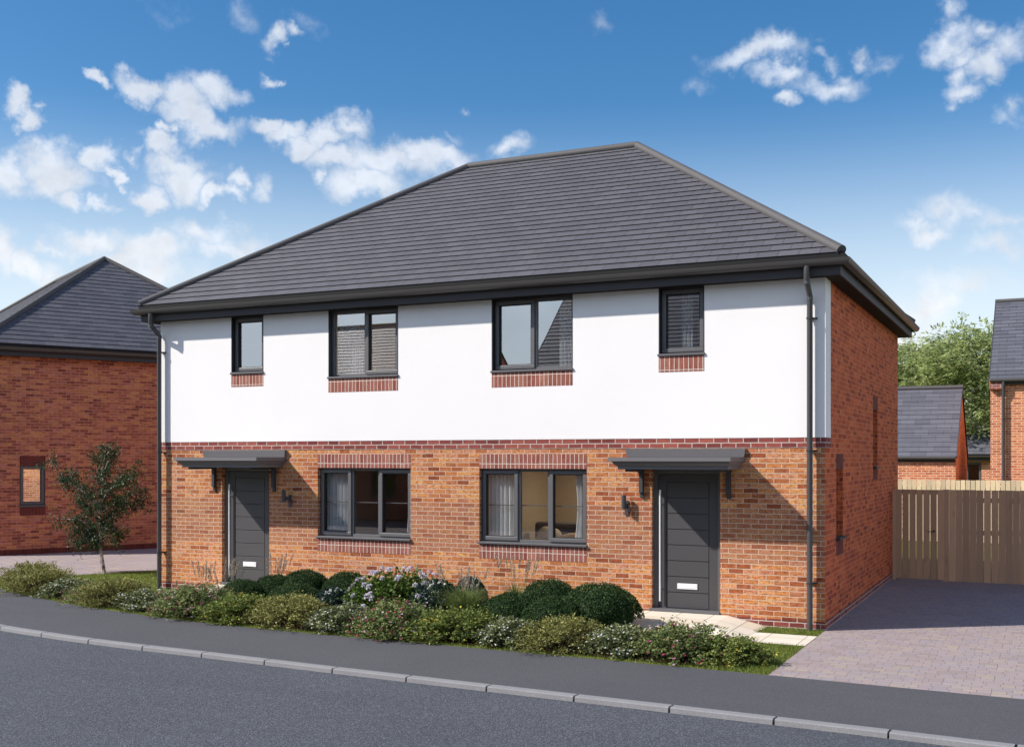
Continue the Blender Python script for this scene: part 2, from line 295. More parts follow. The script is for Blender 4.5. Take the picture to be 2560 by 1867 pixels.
# ------------------------------------------------------------------ mesh helpers
def lerp(a, b, t): return tuple(x+(y-x)*t for x, y in zip(a, b))
class MB:
    def __init__(s): s.v, s.f, s.uv, s.t = [], [], [], []
    def add(s, vs, fs, uvs=None, tint=.5):
        o = len(s.v); s.v += [tuple(p) for p in vs]
        for i, f in enumerate(fs):
            s.f.append(tuple(k+o for k in f)); s.uv.append(uvs[i] if uvs else None); s.t.append(tint)
        return s
    def box(s, a0, a1, b0, b1, c0, c1, T=None, tint=.5):
        P = [(a0,b0,c0),(a1,b0,c0),(a1,b1,c0),(a0,b1,c0),(a0,b0,c1),(a1,b0,c1),(a1,b1,c1),(a0,b1,c1)]
        if T: P = [T(*p) for p in P]
        return s.add(P, [(0,3,2,1),(4,5,6,7),(0,1,5,4),(1,2,6,5),(2,3,7,6),(3,0,4,7)], tint=tint)
    def quad(s, a, b, c, d, uv=None, tint=.5): return s.add([a,b,c,d], [(0,1,2,3)], [uv] if uv else None, tint)
    def tube(s, pts, r, seg=10, caps=True, tint=.5, sx=1.0):
        pts = [Vector(p) for p in pts]; rs = r if isinstance(r, (list, tuple)) else [r]*len(pts)
        rings = []; prev = None
        for i, p in enumerate(pts):
            d = (pts[min(i+1, len(pts)-1)]-pts[max(i-1, 0)]).normalized()
            ref = Vector((0,0,1)) if abs(d.z) < .9 else Vector((0,1,0))
            if prev is None: a = d.cross(ref).normalized()
            else: a = (prev - d*prev.dot(d)).normalized()
            prev = a; b = d.cross(a)
            rings.append([p + (a*math.cos(2*math.pi*k/seg)*sx + b*math.sin(2*math.pi*k/seg))*rs[i] for k in range(seg)])
        V = [q for rg in rings for q in rg]; F = []
        for i in range(len(rings)-1):
            for k in range(seg): F.append((i*seg+k, i*seg+(k+1)%seg, (i+1)*seg+(k+1)%seg, (i+1)*seg+k))
        if caps: F += [tuple(range(seg-1, -1, -1)), tuple(range((len(rings)-1)*seg, len(rings)*seg))]
        return s.add(V, F, tint=tint)
    def sweep_ring(s, rect, prof):
        x0, x1, y0, y1 = rect; V = []; n = len(prof)
        for (cx, cy, sx, sy) in ((x0,y0,-1,-1),(x1,y0,1,-1),(x1,y1,1,1),(x0,y1,-1,1)):
            for (o, z) in prof: V.append((cx+sx*o, cy+sy*o, z))
        F = []
        for c in range(4):
            for k in range(n): F.append((c*n+k, ((c+1)%4)*n+k, ((c+1)%4)*n+(k+1)%n, c*n+(k+1)%n))
        return s.add(V, F)
    def build(s, name, mat, parent=None, bevel=0.0, smooth=False, recalc=True, seg=1):
        me = bpy.data.meshes.new(name); me.from_pydata(s.v, [], s.f)
        uvl = me.uv_layers.new(name='UVMap'); at = me.attributes.new('tint', 'FLOAT', 'FACE')
        at.data.foreach_set('value', np.array(s.t, dtype=np.float32))
        me.update()
        for p, uv in zip(me.polygons, s.uv):
            n = p.normal
            for j, li in enumerate(p.loop_indices):
                if uv: uvl.data[li].uv = uv[j]; continue
                x, y, z = me.vertices[me.loops[li].vertex_index].co
                if abs(n.z) > .7: uvl.data[li].uv = (x, y)
                elif abs(n.x) > abs(n.y): uvl.data[li].uv = (y, z)
                else: uvl.data[li].uv = (x, z)
        if recalc:
            b = bmesh.new(); b.from_mesh(me); bmesh.ops.recalc_face_normals(b, faces=b.faces); b.to_mesh(me); b.free()
        if smooth:
            me.polygons.foreach_set('use_smooth', [True]*len(me.polygons))
            if hasattr(me, 'set_sharp_from_angle'): me.set_sharp_from_angle(angle=rad(38))
        me.materials.append(mat if not isinstance(mat, str) else M[mat])
        o = bpy.data.objects.new(name, me); COL.objects.link(o)
        if parent: o.parent = parent
        if bevel:
            md = o.modifiers.new('bevel', 'BEVEL'); md.width = bevel; md.segments = seg; md.limit_method = 'ANGLE'; md.angle_limit = rad(40)
        return o
def thing(name, label, cat, loc=(0,0,0), rotz=0.0, group=None):
    o = bpy.data.objects.new(name, None); COL.objects.link(o); o.location = loc; o.rotation_euler = (0,0,rotz)
    o.empty_display_size = .2
    return tag(o, label, cat, group)
def tag(o, label=None, cat=None, group=None, kind=None):
    if label: o['label'] = label
    if cat: o['category'] = cat
    if group: o['group'] = group
    if kind: o['kind'] = kind
    return o
def dup(root, loc=None, rotz=None, scale=None, label=None):
    r = root.copy(); COL.objects.link(r)
    if loc is not None: r.location = loc
    if rotz is not None: r.rotation_euler = (0,0,rotz)
    if scale is not None: r.scale = scale
    if label: r['label'] = label
    for ch in list(root.children):
        c = ch.copy(); COL.objects.link(c); c.parent = r
        for g in list(ch.children):
            q = g.copy(); COL.objects.link(q); q.parent = c
    return r
def wall_panel(mb, T, u0, u1, z0, z1, th, openings=(), d0=0.0, caps=False, inner=True):
    """a wall with openings; T(u, depth, z) places it"""
    ops = [(max(a, u0), min(b, u1), max(c, z0), min(d, z1)) for a, b, c, d in openings if a < u1 and b > u0 and c < z1 and d > z0]
    us = sorted(set([u0, u1] + [x for o in ops for x in o[:2]])); zs = sorted(set([z0, z1] + [x for o in ops for x in o[2:]]))
    def inside(i, j):
        if i < 0 or j < 0 or i >= len(us)-1 or j >= len(zs)-1: return None
        cu, cz = (us[i]+us[i+1])/2, (zs[j]+zs[j+1])/2
        return any(a < cu < b and c < cz < d for a, b, c, d in ops)
    d1 = d0+th
    for i in range(len(us)-1):
        for j in range(len(zs)-1):
            if inside(i, j): continue
            a, b, c, d = us[i], us[i+1], zs[j], zs[j+1]
            mb.quad(T(a,d0,c), T(b,d0,c), T(b,d0,d), T(a,d0,d))
            if inner: mb.quad(T(b,d1,c), T(a,d1,c), T(a,d1,d), T(b,d1,d))
            for (di, dj, q) in ((-1,0,((a,c),(a,d))),(1,0,((b,d),(b,c))),(0,-1,((b,c),(a,c))),(0,1,((a,d),(b,d)))):
                nb = inside(i+di, j+dj)
                if nb or (nb is None and caps):
                    (p, r), (s_, t_) = q
                    mb.quad(T(p,d0,r), T(p,d1,r), T(s_,d1,t_), T(s_,d0,t_))
    return mb
def slope(mb, e0, e1, r0, r1, gauge=.2105, t=.017, base=True):
    """courses of roof tiles between an eave line and a ridge line (each course laps the one below)"""
    e0, e1, r0, r1 = map(Vector, (e0, e1, r0, r1)); along = (e1-e0).normalized()
    up = (r0-e0) - along*(r0-e0).dot(along); L = up.length; up.normalize(); n = along.cross(up).normalized()
    if n.z < 0: n = -n
    k = 0
    while k*gauge < L-1e-4:
        f0, f1 = k*gauge/L, min(1.0, (k+1)*gauge/L)
        A, B = e0.lerp(r0, f0), e1.lerp(r1, f0); Cc, D = e1.lerp(r1, f1), e0.lerp(r0, f1)
        P = [A+n*t, B+n*t, Cc+n*.002, D+n*.002]
        uv = [((p-e0).dot(along)+.15*(k % 1), k*gauge if i < 2 else (k+1)*gauge - (0 if f1 < 1 else (k+1)*gauge-L)) for i, p in enumerate((A, B, Cc, D))]
        mb.add(P, [(0,1,2,3)], [uv])
        q = gauge*k+.001
        mb.add([A-n*.004, B-n*.004, B+n*t, A+n*t], [(0,1,2,3)], [[(uv[0][0], q), (uv[1][0], q), (uv[1][0], q), (uv[0][0], q)]])
        k += 1
    if base: mb.add([e0-n*.03, e1-n*.03, r1-n*.03, r0-n*.03], [(0,1,2,3)], [[(0,0)]*4])
    return mb
def caps_tube(mb, a, b, r=.085, lift=.03, step=.45):
    """ridge or hip tiles as overlapping half-round pieces along a line"""
    a, b = Vector(a), Vector(b); L = (b-a).length; n = max(1, round(L/step)); up = Vector((0,0,1))
    d = (b-a).normalized()
    o = up*lift
    mb.tube([a+o, b+o], r, 14)
    return mb

# ---- window unit: T(u, depth, z)
def window(parent, T, u0, u1, z0, z1, lights, depth=.085, glass='glass_hi', sill_out=.045, lining=False, sill_mat='frame', bar=True):
    """lights: list of (u_start, u_end, is_sash) between frame members"""
    fw = .05
    mb = MB(); y0, y1 = depth, depth+.07
    mb.box(u0, u1, y0, y1, z0, z0+fw, T); mb.box(u0, u1, y0, y1, z1-fw, z1, T)
    mb.box(u0, u0+fw, y0, y1, z0+fw, z1-fw, T); mb.box(u1-fw, u1, y0, y1, z0+fw, z1-fw, T)
    edges = [u0+fw] + [x for (_, x, _) in lights[:-1]] + [u1-fw]
    for (_, x, _) in lights[:-1]: mb.box(x-.03, x+.03, y0, y1, z0+fw, z1-fw, T)
    w = mb.build('window', 'frame', parent, bevel=.005)
    for i, (_, _, sash) in enumerate(lights):
        a = edges[i] + (.03 if i else 0); b = edges[i+1] - (.03 if i < len(lights)-1 else 0); c, d = z0+fw, z1-fw
        if sash:
            a, b, c, d = a-.022, b+.022, c-.022, d+.022; s = .062; q0, q1 = y0-.024, y0+.05
            sb = MB(); sb.box(a, b, q0, q1, c, c+s, T); sb.box(a, b, q0, q1, d-s, d, T); sb.box(a, a+s, q0, q1, c+s, d-s, T); sb.box(b-s, b, q0, q1, c+s, d-s, T)
            sb.build('sash', 'frame', w, bevel=.007, seg=2)
            # glazing gasket
            g = .012; gb = MB(); ga, gbb, gc, gd = a+s, b-s, c+s, d-s
            gb.box(ga, gbb, q0+.012, q1, gc, gc+g, T); gb.box(ga, gbb, q0+.012, q1, gd-g, gd, T); gb.box(ga, ga+g, q0+.012, q1, gc+g, gd-g, T); gb.box(gbb-g, gbb, q0+.012, q1, gc+g, gd-g, T)
            gb.build('gasket', 'black', w)
            a, b, c, d = ga+g, gbb-g, gc+g, gd-g
        yy = y0+.03
        MB().quad(T(a-.005,yy,c-.005), T(b+.005,yy,c-.005), T(b+.005,yy,d+.005), T(a-.005,yy,d+.005)).build('glass_pane', glass, w, recalc=False)
        if bar:
            zm = (c+d)/2; MB().box(a, b, yy+.035, yy+.045, zm-.008, zm+.008, T).build('glazing_bar', 'frame', w)
    if sill_out:
        MB().box(u0-.015, u1+.012, -sill_out, depth+.02, z0-.034, z0+.003, T).build('sill', sill_mat, w, bevel=.006)
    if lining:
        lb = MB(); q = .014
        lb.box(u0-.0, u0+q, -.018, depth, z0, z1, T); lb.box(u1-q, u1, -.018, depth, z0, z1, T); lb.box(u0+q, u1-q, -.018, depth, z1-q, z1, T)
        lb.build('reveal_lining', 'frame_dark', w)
    return w

GUT = [(.264,5.305),(.272,5.262),(.29,5.232),(.315,5.216),(.345,5.213),(.374,5.226),(.394,5.252),(.404,5.29),(.408,5.306),(.398,5.306),(.394,5.292),(.384,5.258),(.366,5.238),(.343,5.226),(.318,5.228),(.297,5.242),(.282,5.266),(.274,5.305)]
def eaves(house, rect, dz=0.0, soff=.24):
    sh = lambda prof: [(o, z+dz) for o, z in prof]
    MB().sweep_ring(rect, sh([(.236,5.088),(.262,5.088),(.262,5.262),(.236,5.262)])).build('fascia', 'fascia', house)
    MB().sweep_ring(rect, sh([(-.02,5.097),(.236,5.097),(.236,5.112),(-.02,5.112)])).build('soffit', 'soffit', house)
    MB().sweep_ring(rect, sh(GUT)).build('gutter', 'gutter', house, smooth=True)
    MB().sweep_ring(rect, sh([(.2,5.262),(.276,5.262),(.30,5.383),(.2,5.383)])).build('eaves_strip', 'black', house)
def hip_roof(house, rect, zr, slate='slate', gauge=.2105, ze=5.388, ov=.298, cap=True):
    x0, x1, y0, y1 = rect[0]-ov, rect[1]+ov, rect[2]-ov, rect[3]+ov
    hy = (y1-y0)/2; hx = (x1-x0)/2
    if hx >= hy: ra, rb = (x0+hy, y0+hy, zr), (x1-hy, y0+hy, zr)
    else: ra, rb = (x0+hx, y0+hx, zr), (x0+hx, y1-hx, zr)
    c = [(x0,y0,ze),(x1,y0,ze),(x1,y1,ze),(x0,y1,ze)]
    mb = MB()
    if hx >= hy:
        slope(mb, c[0], c[1], ra, rb, gauge); slope(mb, c[1], c[2], rb, rb, gauge); slope(mb, c[2], c[3], rb, ra, gauge); slope(mb, c[3], c[0], ra, ra, gauge)
        hips = [(c[0],ra),(c[3],ra),(c[1],rb),(c[2],rb)]
    else:
        slope(mb, c[0], c[1], ra, ra, gauge); slope(mb, c[1], c[2], ra, rb, gauge); slope(mb, c[2], c[3], rb, rb, gauge); slope(mb, c[3], c[0], rb, ra, gauge)
        hips = [(c[0],ra),(c[1],ra),(c[2],rb),(c[3],rb)]
    rf = mb.build('roof', slate, house, recalc=False)
    for a, b in hips:
        a2 = lerp(a, b, .004)
        caps_tube(MB(), a2, b, .075, .02).build('hip_cap', 'ridge', rf, smooth=True)
    if (Vector(ra)-Vector(rb)).length > .1: caps_tube(MB(), ra, rb, .078, .022).build('ridge_cap', 'ridge', rf, smooth=True)
    return rf

# ================================================================== MAIN HOUSE
W, D = 12.473, 8.74
TF = lambda u, d, z: (u, d, z)              # front wall
TR = lambda u, d, z: (-d, u, z)             # right flank wall
house = thing('semi_detached_house', 'two-storey semi-detached house in orange brick with white rendered upper floor and grey hipped roof', 'house')
W1 = (-10.766,-10.032,4.072,5.10); W2 = (-8.601,-7.166,3.925,5.10); W3 = (-5.367,-3.928,3.925,5.10); W4 = (-2.497,-1.780,4.086,5.10)
LW = (-8.841,-6.922,1.106,2.319); RW = (-5.604,-3.692,1.112,2.320)
D1 = (-10.999,-9.908,.155,2.40); D2 = (-2.614,-1.542,.155,2.40)
OPF = [W1, W2, W3, W4, LW, RW, D1, D2]
S1 = (.964,1.575,1.274,2.32); S2 = (4.965,5.553,2.33,3.381)
wall_panel(MB(), TF, -W, 0, .13, 2.645, .3, OPF).build('front_wall', 'brick', house, recalc=False)
wall_panel(MB(), TF, -W, .008, 0, .13, .3, OPF, d0=-.004).build('plinth_course', 'band', house, recalc=False)
wall_panel(MB(), TF, -W, .008, 2.645, 2.794, .3, d0=-.008, caps=True).build('band_course', 'band', house, recalc=False)
wall_panel(MB(), TF, -W, .012, 2.794, 5.10, .3, OPF, d0=-.014, caps=True).build('render_panel', 'render', house, recalc=False)
mb = MB(); mb.box(.0, .012, .286, .415, 2.794, 5.10); mb.build('render_return', 'render', house)
mb = MB(); mb.box(.0, .008, .292, .415, 2.645, 2.794); mb.build('band_return', 'band', house)
wall_panel(MB(), TR, 0.0, D, .13, 5.10, .3, [S1, S2]).build('flank_wall', 'brick_shade', house, recalc=False)
wall_panel(MB(), TR, -.004, D, 0, .13, .3, d0=-.006).build('plinth_course', 'band', house, recalc=False)
mb = MB(); mb.box(-W+.001, -W+.3, .02, D, 0, 5.10); mb.build('flank_wall', 'brick', house)
mb = MB(); mb.box(-W+.3, -.3, D-.3, D, 0, 5.10); mb.build('rear_wall', 'brick_shade', house)
# rooms behind the windows
def room(x0, x1, y1, z0, z1, mat='plaster'):
    y0 = .302
    a = MB(); a.quad((x0,y1,z0),(x1,y1,z0),(x1,y1,z1),(x0,y1,z1)); a.quad((x0,y0,z0),(x0,y1,z0),(x0,y1,z1),(x0,y0,z1)); a.quad((x1,y0,z0),(x1,y1,z0),(x1,y1,z1),(x1,y0,z1))
    r = a.build('room', mat, house, recalc=False)
    MB().quad((x0,y0,z0),(x1,y0,z0),(x1,y1,z0),(x0,y1,z0)).build('floor', 'boards', r, recalc=False)
    MB().quad((x0,y0,z1),(x1,y0,z1),(x1,y1,z1),(x0,y1,z1)).build('ceiling', 'ceiling', r, recalc=False)
    return r
room(-11.9,-9.5,3.6,2.81,5.09); room(-9.4,-6.4,4.0,2.81,5.09); room(-6.1,-3.1,4.0,2.81,5.09); room(-3.0,-.4,3.6,2.81,5.09)
room(-9.5,-6.4,4.2,.16,2.55); room(-6.1,-2.9,4.2,.16,2.55)
hip_roof(house, (-W,0,0,D), 8.60)
eaves(house, (-W,0,0,D))
# soldier courses
for (a, b, c, d) in ((LW[0],LW[1],2.319,2.557),(LW[0],LW[1],.84,1.072),(RW[0],RW[1],2.320,2.557),(RW[0],RW[1],.84,1.078)):
    MB().box(a, b, -.004, .05, c, d).build('soldier_course', 'soldier', house)
for (a, b, c, d) in ((W1[0],W1[1],3.806,4.038),(W2[0],W2[1],3.652,3.892),(W3[0],W3[1],3.652,3.892),(W4[0],W4[1],3.808,4.052)):
    MB().box(a, b, -.017, .05, c, d).build('soldier_course', 'soldier', house)
for (a, b, c, d) in ((S1[0],S1[1],2.32,2.555),(S1[0],S1[1],1.0,1.236),(S2[0],S2[1],3.381,3.65),(S2[0],S2[1],2.09,2.292)):
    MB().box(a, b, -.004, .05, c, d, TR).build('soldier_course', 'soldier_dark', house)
# windows
def lights(o, cuts, sash): 
    e = [o[0]]+cuts+[o[1]]; return [(e[i], e[i+1], sash[i]) for i in range(len(e)-1)]
window(house, TF, *W1, lights(W1, [], [1]), glass='glass_hi', lining=True)
window(house, TF, *W2, lights(W2, [-7.882], [0,1]), glass='glass_hi', lining=True)
window(house, TF, *W3, lights(W3, [-4.62], [1,0]), glass='glass_hi', lining=True)
window(house, TF, *W4, lights(W4, [], [1]), glass='glass_hi', lining=True)
window(house, TF, *LW, lights(LW, [-8.168,-7.60], [1,0,1]), glass='glass_lo')
window(house, TF, *RW, lights(RW, [-4.92,-4.37], [1,0,1]), glass='glass_lo')
window(house, TR, *S1, lights(S1, [], [1]), glass='glass_lo', depth=.12, sill_out=.06, sill_mat='frame_dark')
window(house, TR, *S2, lights(S2, [], [1]), glass='glass_lo', depth=.12, sill_out=.06, sill_mat='frame_dark')
# doors
def front_door(x0, x1, px0, px1, hx, lx0, lx1):
    d0 = .10; zt, z0 = 2.40, .155
    mb = MB(); mb.box(x0, x0+.07, d0-.02, d0+.06, z0+.03, zt); mb.box(x1-.055, x1, d0-.02, d0+.06, z0+.03, zt); mb.box(x0+.07, x1-.055, d0-.02, d0+.06, 2.255, zt)
    leaf = MB(); leaf.box(x0+.07, x1-.055, d0+.012, d0+.06, z0+.03, 2.25)
    # stiles and rails round the boarded panel
    f = d0-.004
    leaf.box(x0+.073, px0, f, d0+.012, z0+.03, 2.247); leaf.box(px1, x1-.058, f, d0+.012, z0+.03, 2.247); leaf.box(px0, px1, f, d0+.012, 2.131, 2.247)
    dr = leaf.build('front_door', 'door', house, bevel=.002)
    mb.build('door_frame', 'frame', dr, bevel=.004)
    n = 8; h = (2.125-.19)/n; g = .011
    for i in range(n):
        MB().box(px0+.008, px1-.008, f+.001, d0+.0125, .19+i*h+g/2, .19+(i+1)*h-g/2).build('door_board', 'door', dr, bevel=.003)
    hb = MB(); hb.tube([(hx, f-.055, .29), (hx, f-.055, 2.005)], .016, 14)
    for z in (.5, 1.8): hb.tube([(hx, f-.055, z), (hx, f+.002, z)], .009, 10)
    hb.build('pull_handle', 'steel', dr, smooth=True)
    MB().box(lx0, lx1, f-.012, f+.006, .487, .573).build('letter_plate', 'letter', dr, bevel=.003)
    MB().box(lx0+.02, lx1-.02, f-.0145, f-.011, .505, .555).build('letter_flap', 'letter', dr, bevel=.001)
    MB().box(x0-.03, x1+.0, -.035, d0+.06, .118, .185).build('threshold', 'frame', dr, bevel=.004)
front_door(D1[0], D1[1], -10.766, -10.085, -10.86, -10.575, -10.275)
front_door(D2[0], D2[1], -2.408, -1.733, -2.493, -2.232, -1.915)
# canopies
def canopy(xl, xr, bl, br):
    dp = .85
    prof = [(0,2.504),(0,2.446),(.035,2.444),(.035,2.432),(.05,2.428),(.056,2.412),(.068,2.396),(.088,2.384),(.10,2.38),(.10,2.368),(.112,2.366),(.112,2.326)]
    mb = MB()
    V = []; n = len(prof)
    for (o, z) in prof: V += [(xl+o, -.001, z), (xl+o, -dp+o, z), (xr-o*.6, -dp+o, z), (xr-o*.6, -.001, z)]
    F = []
    for k in range(n-1):
        for j in range(3): F.append((k*4+j, k*4+j+1, (k+1)*4+j+1, (k+1)*4+j))
    F.append((0,1,2,3)); b = (n-1)*4; F.append((b,b+1,b+2,b+3))
    mb.add(V, F)
    cn = mb.build('door_canopy', 'canopy', house, recalc=False)
    up = MB(); V = [(xl+.012,-.045,2.505),(xr-.004,-.045,2.505),(xr-.004,-.0,2.505),(xl+.012,-.0,2.505),(xl-.012,-.07,2.632),(xr+.024,-.07,2.632),(xr+.024,-.0,2.632),(xl-.012,-.0,2.632)]
    up.add(V, [(0,3,2,1),(4,5,6,7),(0,1,5,4),(1,2,6,5),(2,3,7,6),(3,0,4,7)]); up.build('upstand', 'canopy', cn, bevel=.003)
    for x in (bl, br):
        bb = MB(); bb.box(x-.032, x+.032, -.075, -.002, 1.957, 2.325); bb.box(x-.027, x+.034, -.042, -.002, 1.882, 1.957); bb.box(x-.03, x+.03, -.70, -.075, 2.29, 2.325)
        bb.build('bracket', 'fascia', cn, bevel=.004)
canopy(-11.401, -9.53, -11.155, -9.783); canopy(-3.011, -1.162, -2.768, -1.402)
# wall lights
for (cx, px) in ((-9.52,-9.435),(-3.045,-3.018)):
    mb = MB(); mb.tube([(cx+.012, -.105, 1.70), (cx+.012, -.105, 1.92)], .037, 18)
    wl = mb.build('wall_light', 'lamp', house, smooth=True)
    b = MB(); b.box(px-.031, px+.031, -.022, -.002, 1.602, 1.832); b.box(cx-.0, px+.018, -.075, -.02, 1.74, 1.79); b.build('back_plate', 'lamp', wl, bevel=.003)
# downpipes
for x in (-12.425, -.195):
    mb = MB(); mb.tube([(x,-.335,5.23),(x,-.335,5.03),(x,-.318,5.0),(x,-.12,4.84),(x,-.105,4.81),(x,-.105,.0)], .042, 16)
    dp = mb.build('downpipe', 'pipe', house, smooth=True)
    for (z, y) in ((5.0,-.322),(4.80,-.105)):
        c = MB(); c.tube([(x,y,z-.03),(x,y,z+.03)], .046, 16); c.build('pipe_socket', 'pipe', dp, smooth=True)
    for z in (4.51, 2.60, .69):
        c = MB(); c.tube([(x,-.105,z-.012),(x,-.105,z+.012)], .052, 16); c.box(x-.012, x+.095, -.06, -.014, z-.011, z+.011); c.build('pipe_clip', 'clip', dp)

# curtains, sofa and cushions seen through the glass
def curtain(x0, x1, z0, z1, y, label, folds=7, pull=0.0):
    mb = MB(); n = folds*8; V = []
    for j in range(9):
        fz = j/8; z = z0+(z1-z0)*fz
        for i in range(n+1):
            f = i/n; wd = (x1-x0)*(1-pull*math.sin(math.pi*min(1, (1-fz)*1.1))*.5)
            V.append((x0+wd*f if pull >= 0 else x1-(x1-x0)*(1+pull*math.sin(math.pi*min(1,(1-fz)*1.1))*.5)*f, y+.022*math.sin(f*folds*2*math.pi)+.008*math.sin(f*17), z))
    F = [(j*(n+1)+i, j*(n+1)+i+1, (j+1)*(n+1)+i+1, (j+1)*(n+1)+i) for j in range(8) for i in range(n)]
    mb.add(V, F); o = mb.build('curtain', 'curtain', None, smooth=True, recalc=False); return tag(o, label, 'curtain', 'sheer curtains inside the windows')
curtain(-8.52,-8.0,3.85,5.06,.215, 'sheer white curtain drawn to the left of the upper window over the left ground-floor window')
curtain(-4.25,-3.93,3.85,5.06,.215, 'sheer white curtain at the right edge of the upper two-light window right of centre', 5, .3)
curtain(-2.20,-2.02,3.95,5.06,.215, 'narrow sheer curtain behind the small upper window above the right door', 3)
curtain(-8.78,-8.32,1.05,2.28,.215, 'sheer grey curtain in the left light of the left ground-floor window', 6)
curtain(-7.12,-6.96,1.05,2.28,.215, 'narrow sheer curtain at the right end of the left ground-floor window', 3, -.3)
curtain(-5.53,-5.03,1.05,2.28,.215, 'sheer grey curtain in the left light of the right ground-floor window', 6)
curtain(-3.98,-3.72,1.05,2.28,.215, 'white gathered curtain at the right end of the right ground-floor window', 4, -.35)
so = thing('sofa', 'charcoal sofa inside the room behind the right ground-floor window', 'sofa', (-4.9,2.6,.16))
MB().box(-1.0,1.05,-.42,.42,.08,.78).build('seat', 'sofa', so, bevel=.06, seg=3); MB().box(-1.0,1.05,.25,.5,.78,1.12).build('backrest', 'sofa', so, bevel=.06, seg=3)
def pillow(x, y, z, sx, sz, rz, mat, label):
    b = bmesh.new(); bmesh.ops.create_icosphere(b, subdivisions=3, radius=1)
    for v in b.verts:
        p = v.co; k = max(abs(p.x), abs(p.z)); q = 1-abs(p.y)
        v.co = Vector((math.copysign(abs(p.x)**.75, p.x)*sx, p.y*.13*(1-.5*k*k), math.copysign(abs(p.z)**.75, p.z)*sz))
    me = bpy.data.meshes.new('cushion'); b.to_mesh(me); b.free(); me.materials.append(M[mat]); me.polygons.foreach_set('use_smooth', [True]*len(me.polygons))
    o = bpy.data.objects.new('cushion', me); COL.objects.link(o); o.location = (x, y, z); o.rotation_euler = (rad(-18), rad(rz), 0); tag(o, label, 'cushion', 'cushions on the sofa')
pillow(-5.35,2.3,1.04,.24,.20,12,'cushion','cream cushion leaning on the sofa behind the right ground-floor window')
pillow(-4.95,2.28,.98,.26,.15,-14,'throw','small tan cushion slumped beside the cream cushion on the sofa')
pillow(-4.35,2.26,.98,.33,.15,6,'throw','wide tan cushion at the right end of the sofa behind the glass')
# ceiling light glowing in the upper bedroom
mb = MB(); mb.tube([(-7.45,2.3,5.075),(-7.45,2.3,5.089)], .06, 16); 
m, nt = new_mat('lit_downlight'); e = N(nt, 'ShaderNodeEmission', {'Color': (1,.82,.58,1), 'Strength': 60.0}).outputs[0]; o_ = N(nt, 'ShaderNodeOutputMaterial'); nt.links.new(e, o_.inputs[0]); M['downlight'] = m
mb.build('ceiling_downlight', 'downlight', house)
for (x, y, z, e) in ((-7.45,2.3,5.02,6), (-4.5,3.2,2.48,11)):
    al = bpy.data.lights.new('room_lamp', 'AREA'); al.size = .25; al.energy = e; al.color = (1,.80,.55); ao = bpy.data.objects.new('room_lamp', al); COL.objects.link(ao); ao.location = (x, y, z)
mb = MB(); mb.tube([(-4.5,2.2,2.535),(-4.5,2.2,2.549)], .06, 16); mb.build('ceiling_downlight', 'downlight', house)

# ================================================================== NEIGHBOURING BUILDINGS
# left neighbour: local frame, wall in view = plane x = 0 facing +x, y runs along it
nb = thing('neighbour_house', 'plum-red brick house with dark hipped roof standing left of the white rendered house', 'house', (-21.184, 3.621, 0), rad(-27.98))
YA, YB, XW = -.33, 8.03, -13.7
NW = (.47, 1.10, 1.262, 2.30)
wall_panel(MB(), TR, YA, YB, .14, 5.10, .3, [NW]).build('flank_wall', 'brick_neighbour', nb, recalc=False)
wall_panel(MB(), TR, YA-.006, YB+.006, 0, .14, .3, d0=-.006).build('plinth_course', 'soldier_dark', nb, recalc=False)
mb = MB(); mb.box(XW, 0, YA, YA+.3, 0, 5.1); mb.build('front_wall', 'brick_neighbour', nb)
mb = MB(); mb.box(XW, 0, YB-.3, YB, 0, 5.1); mb.build('rear_wall', 'brick_neighbour', nb)
mb = MB(); mb.box(XW, XW+.3, YA+.3, YB-.3, 0, 5.1); mb.build('flank_wall', 'brick_neighbour', nb)
hip_roof(nb, (XW, 0, YA, YB), 8.54, 'slate_dark', .235)
eaves(nb, (XW, 0, YA, YB))
for c, d in ((2.304,2.54),(1.009,1.232)): MB().box(NW[0], NW[1], -.004, .05, c, d, TR).build('soldier_course', 'soldier_dark', nb)
window(nb, TR, *NW, lights(NW, [], [1]), glass='glass_mirror', depth=.06, bar=False)

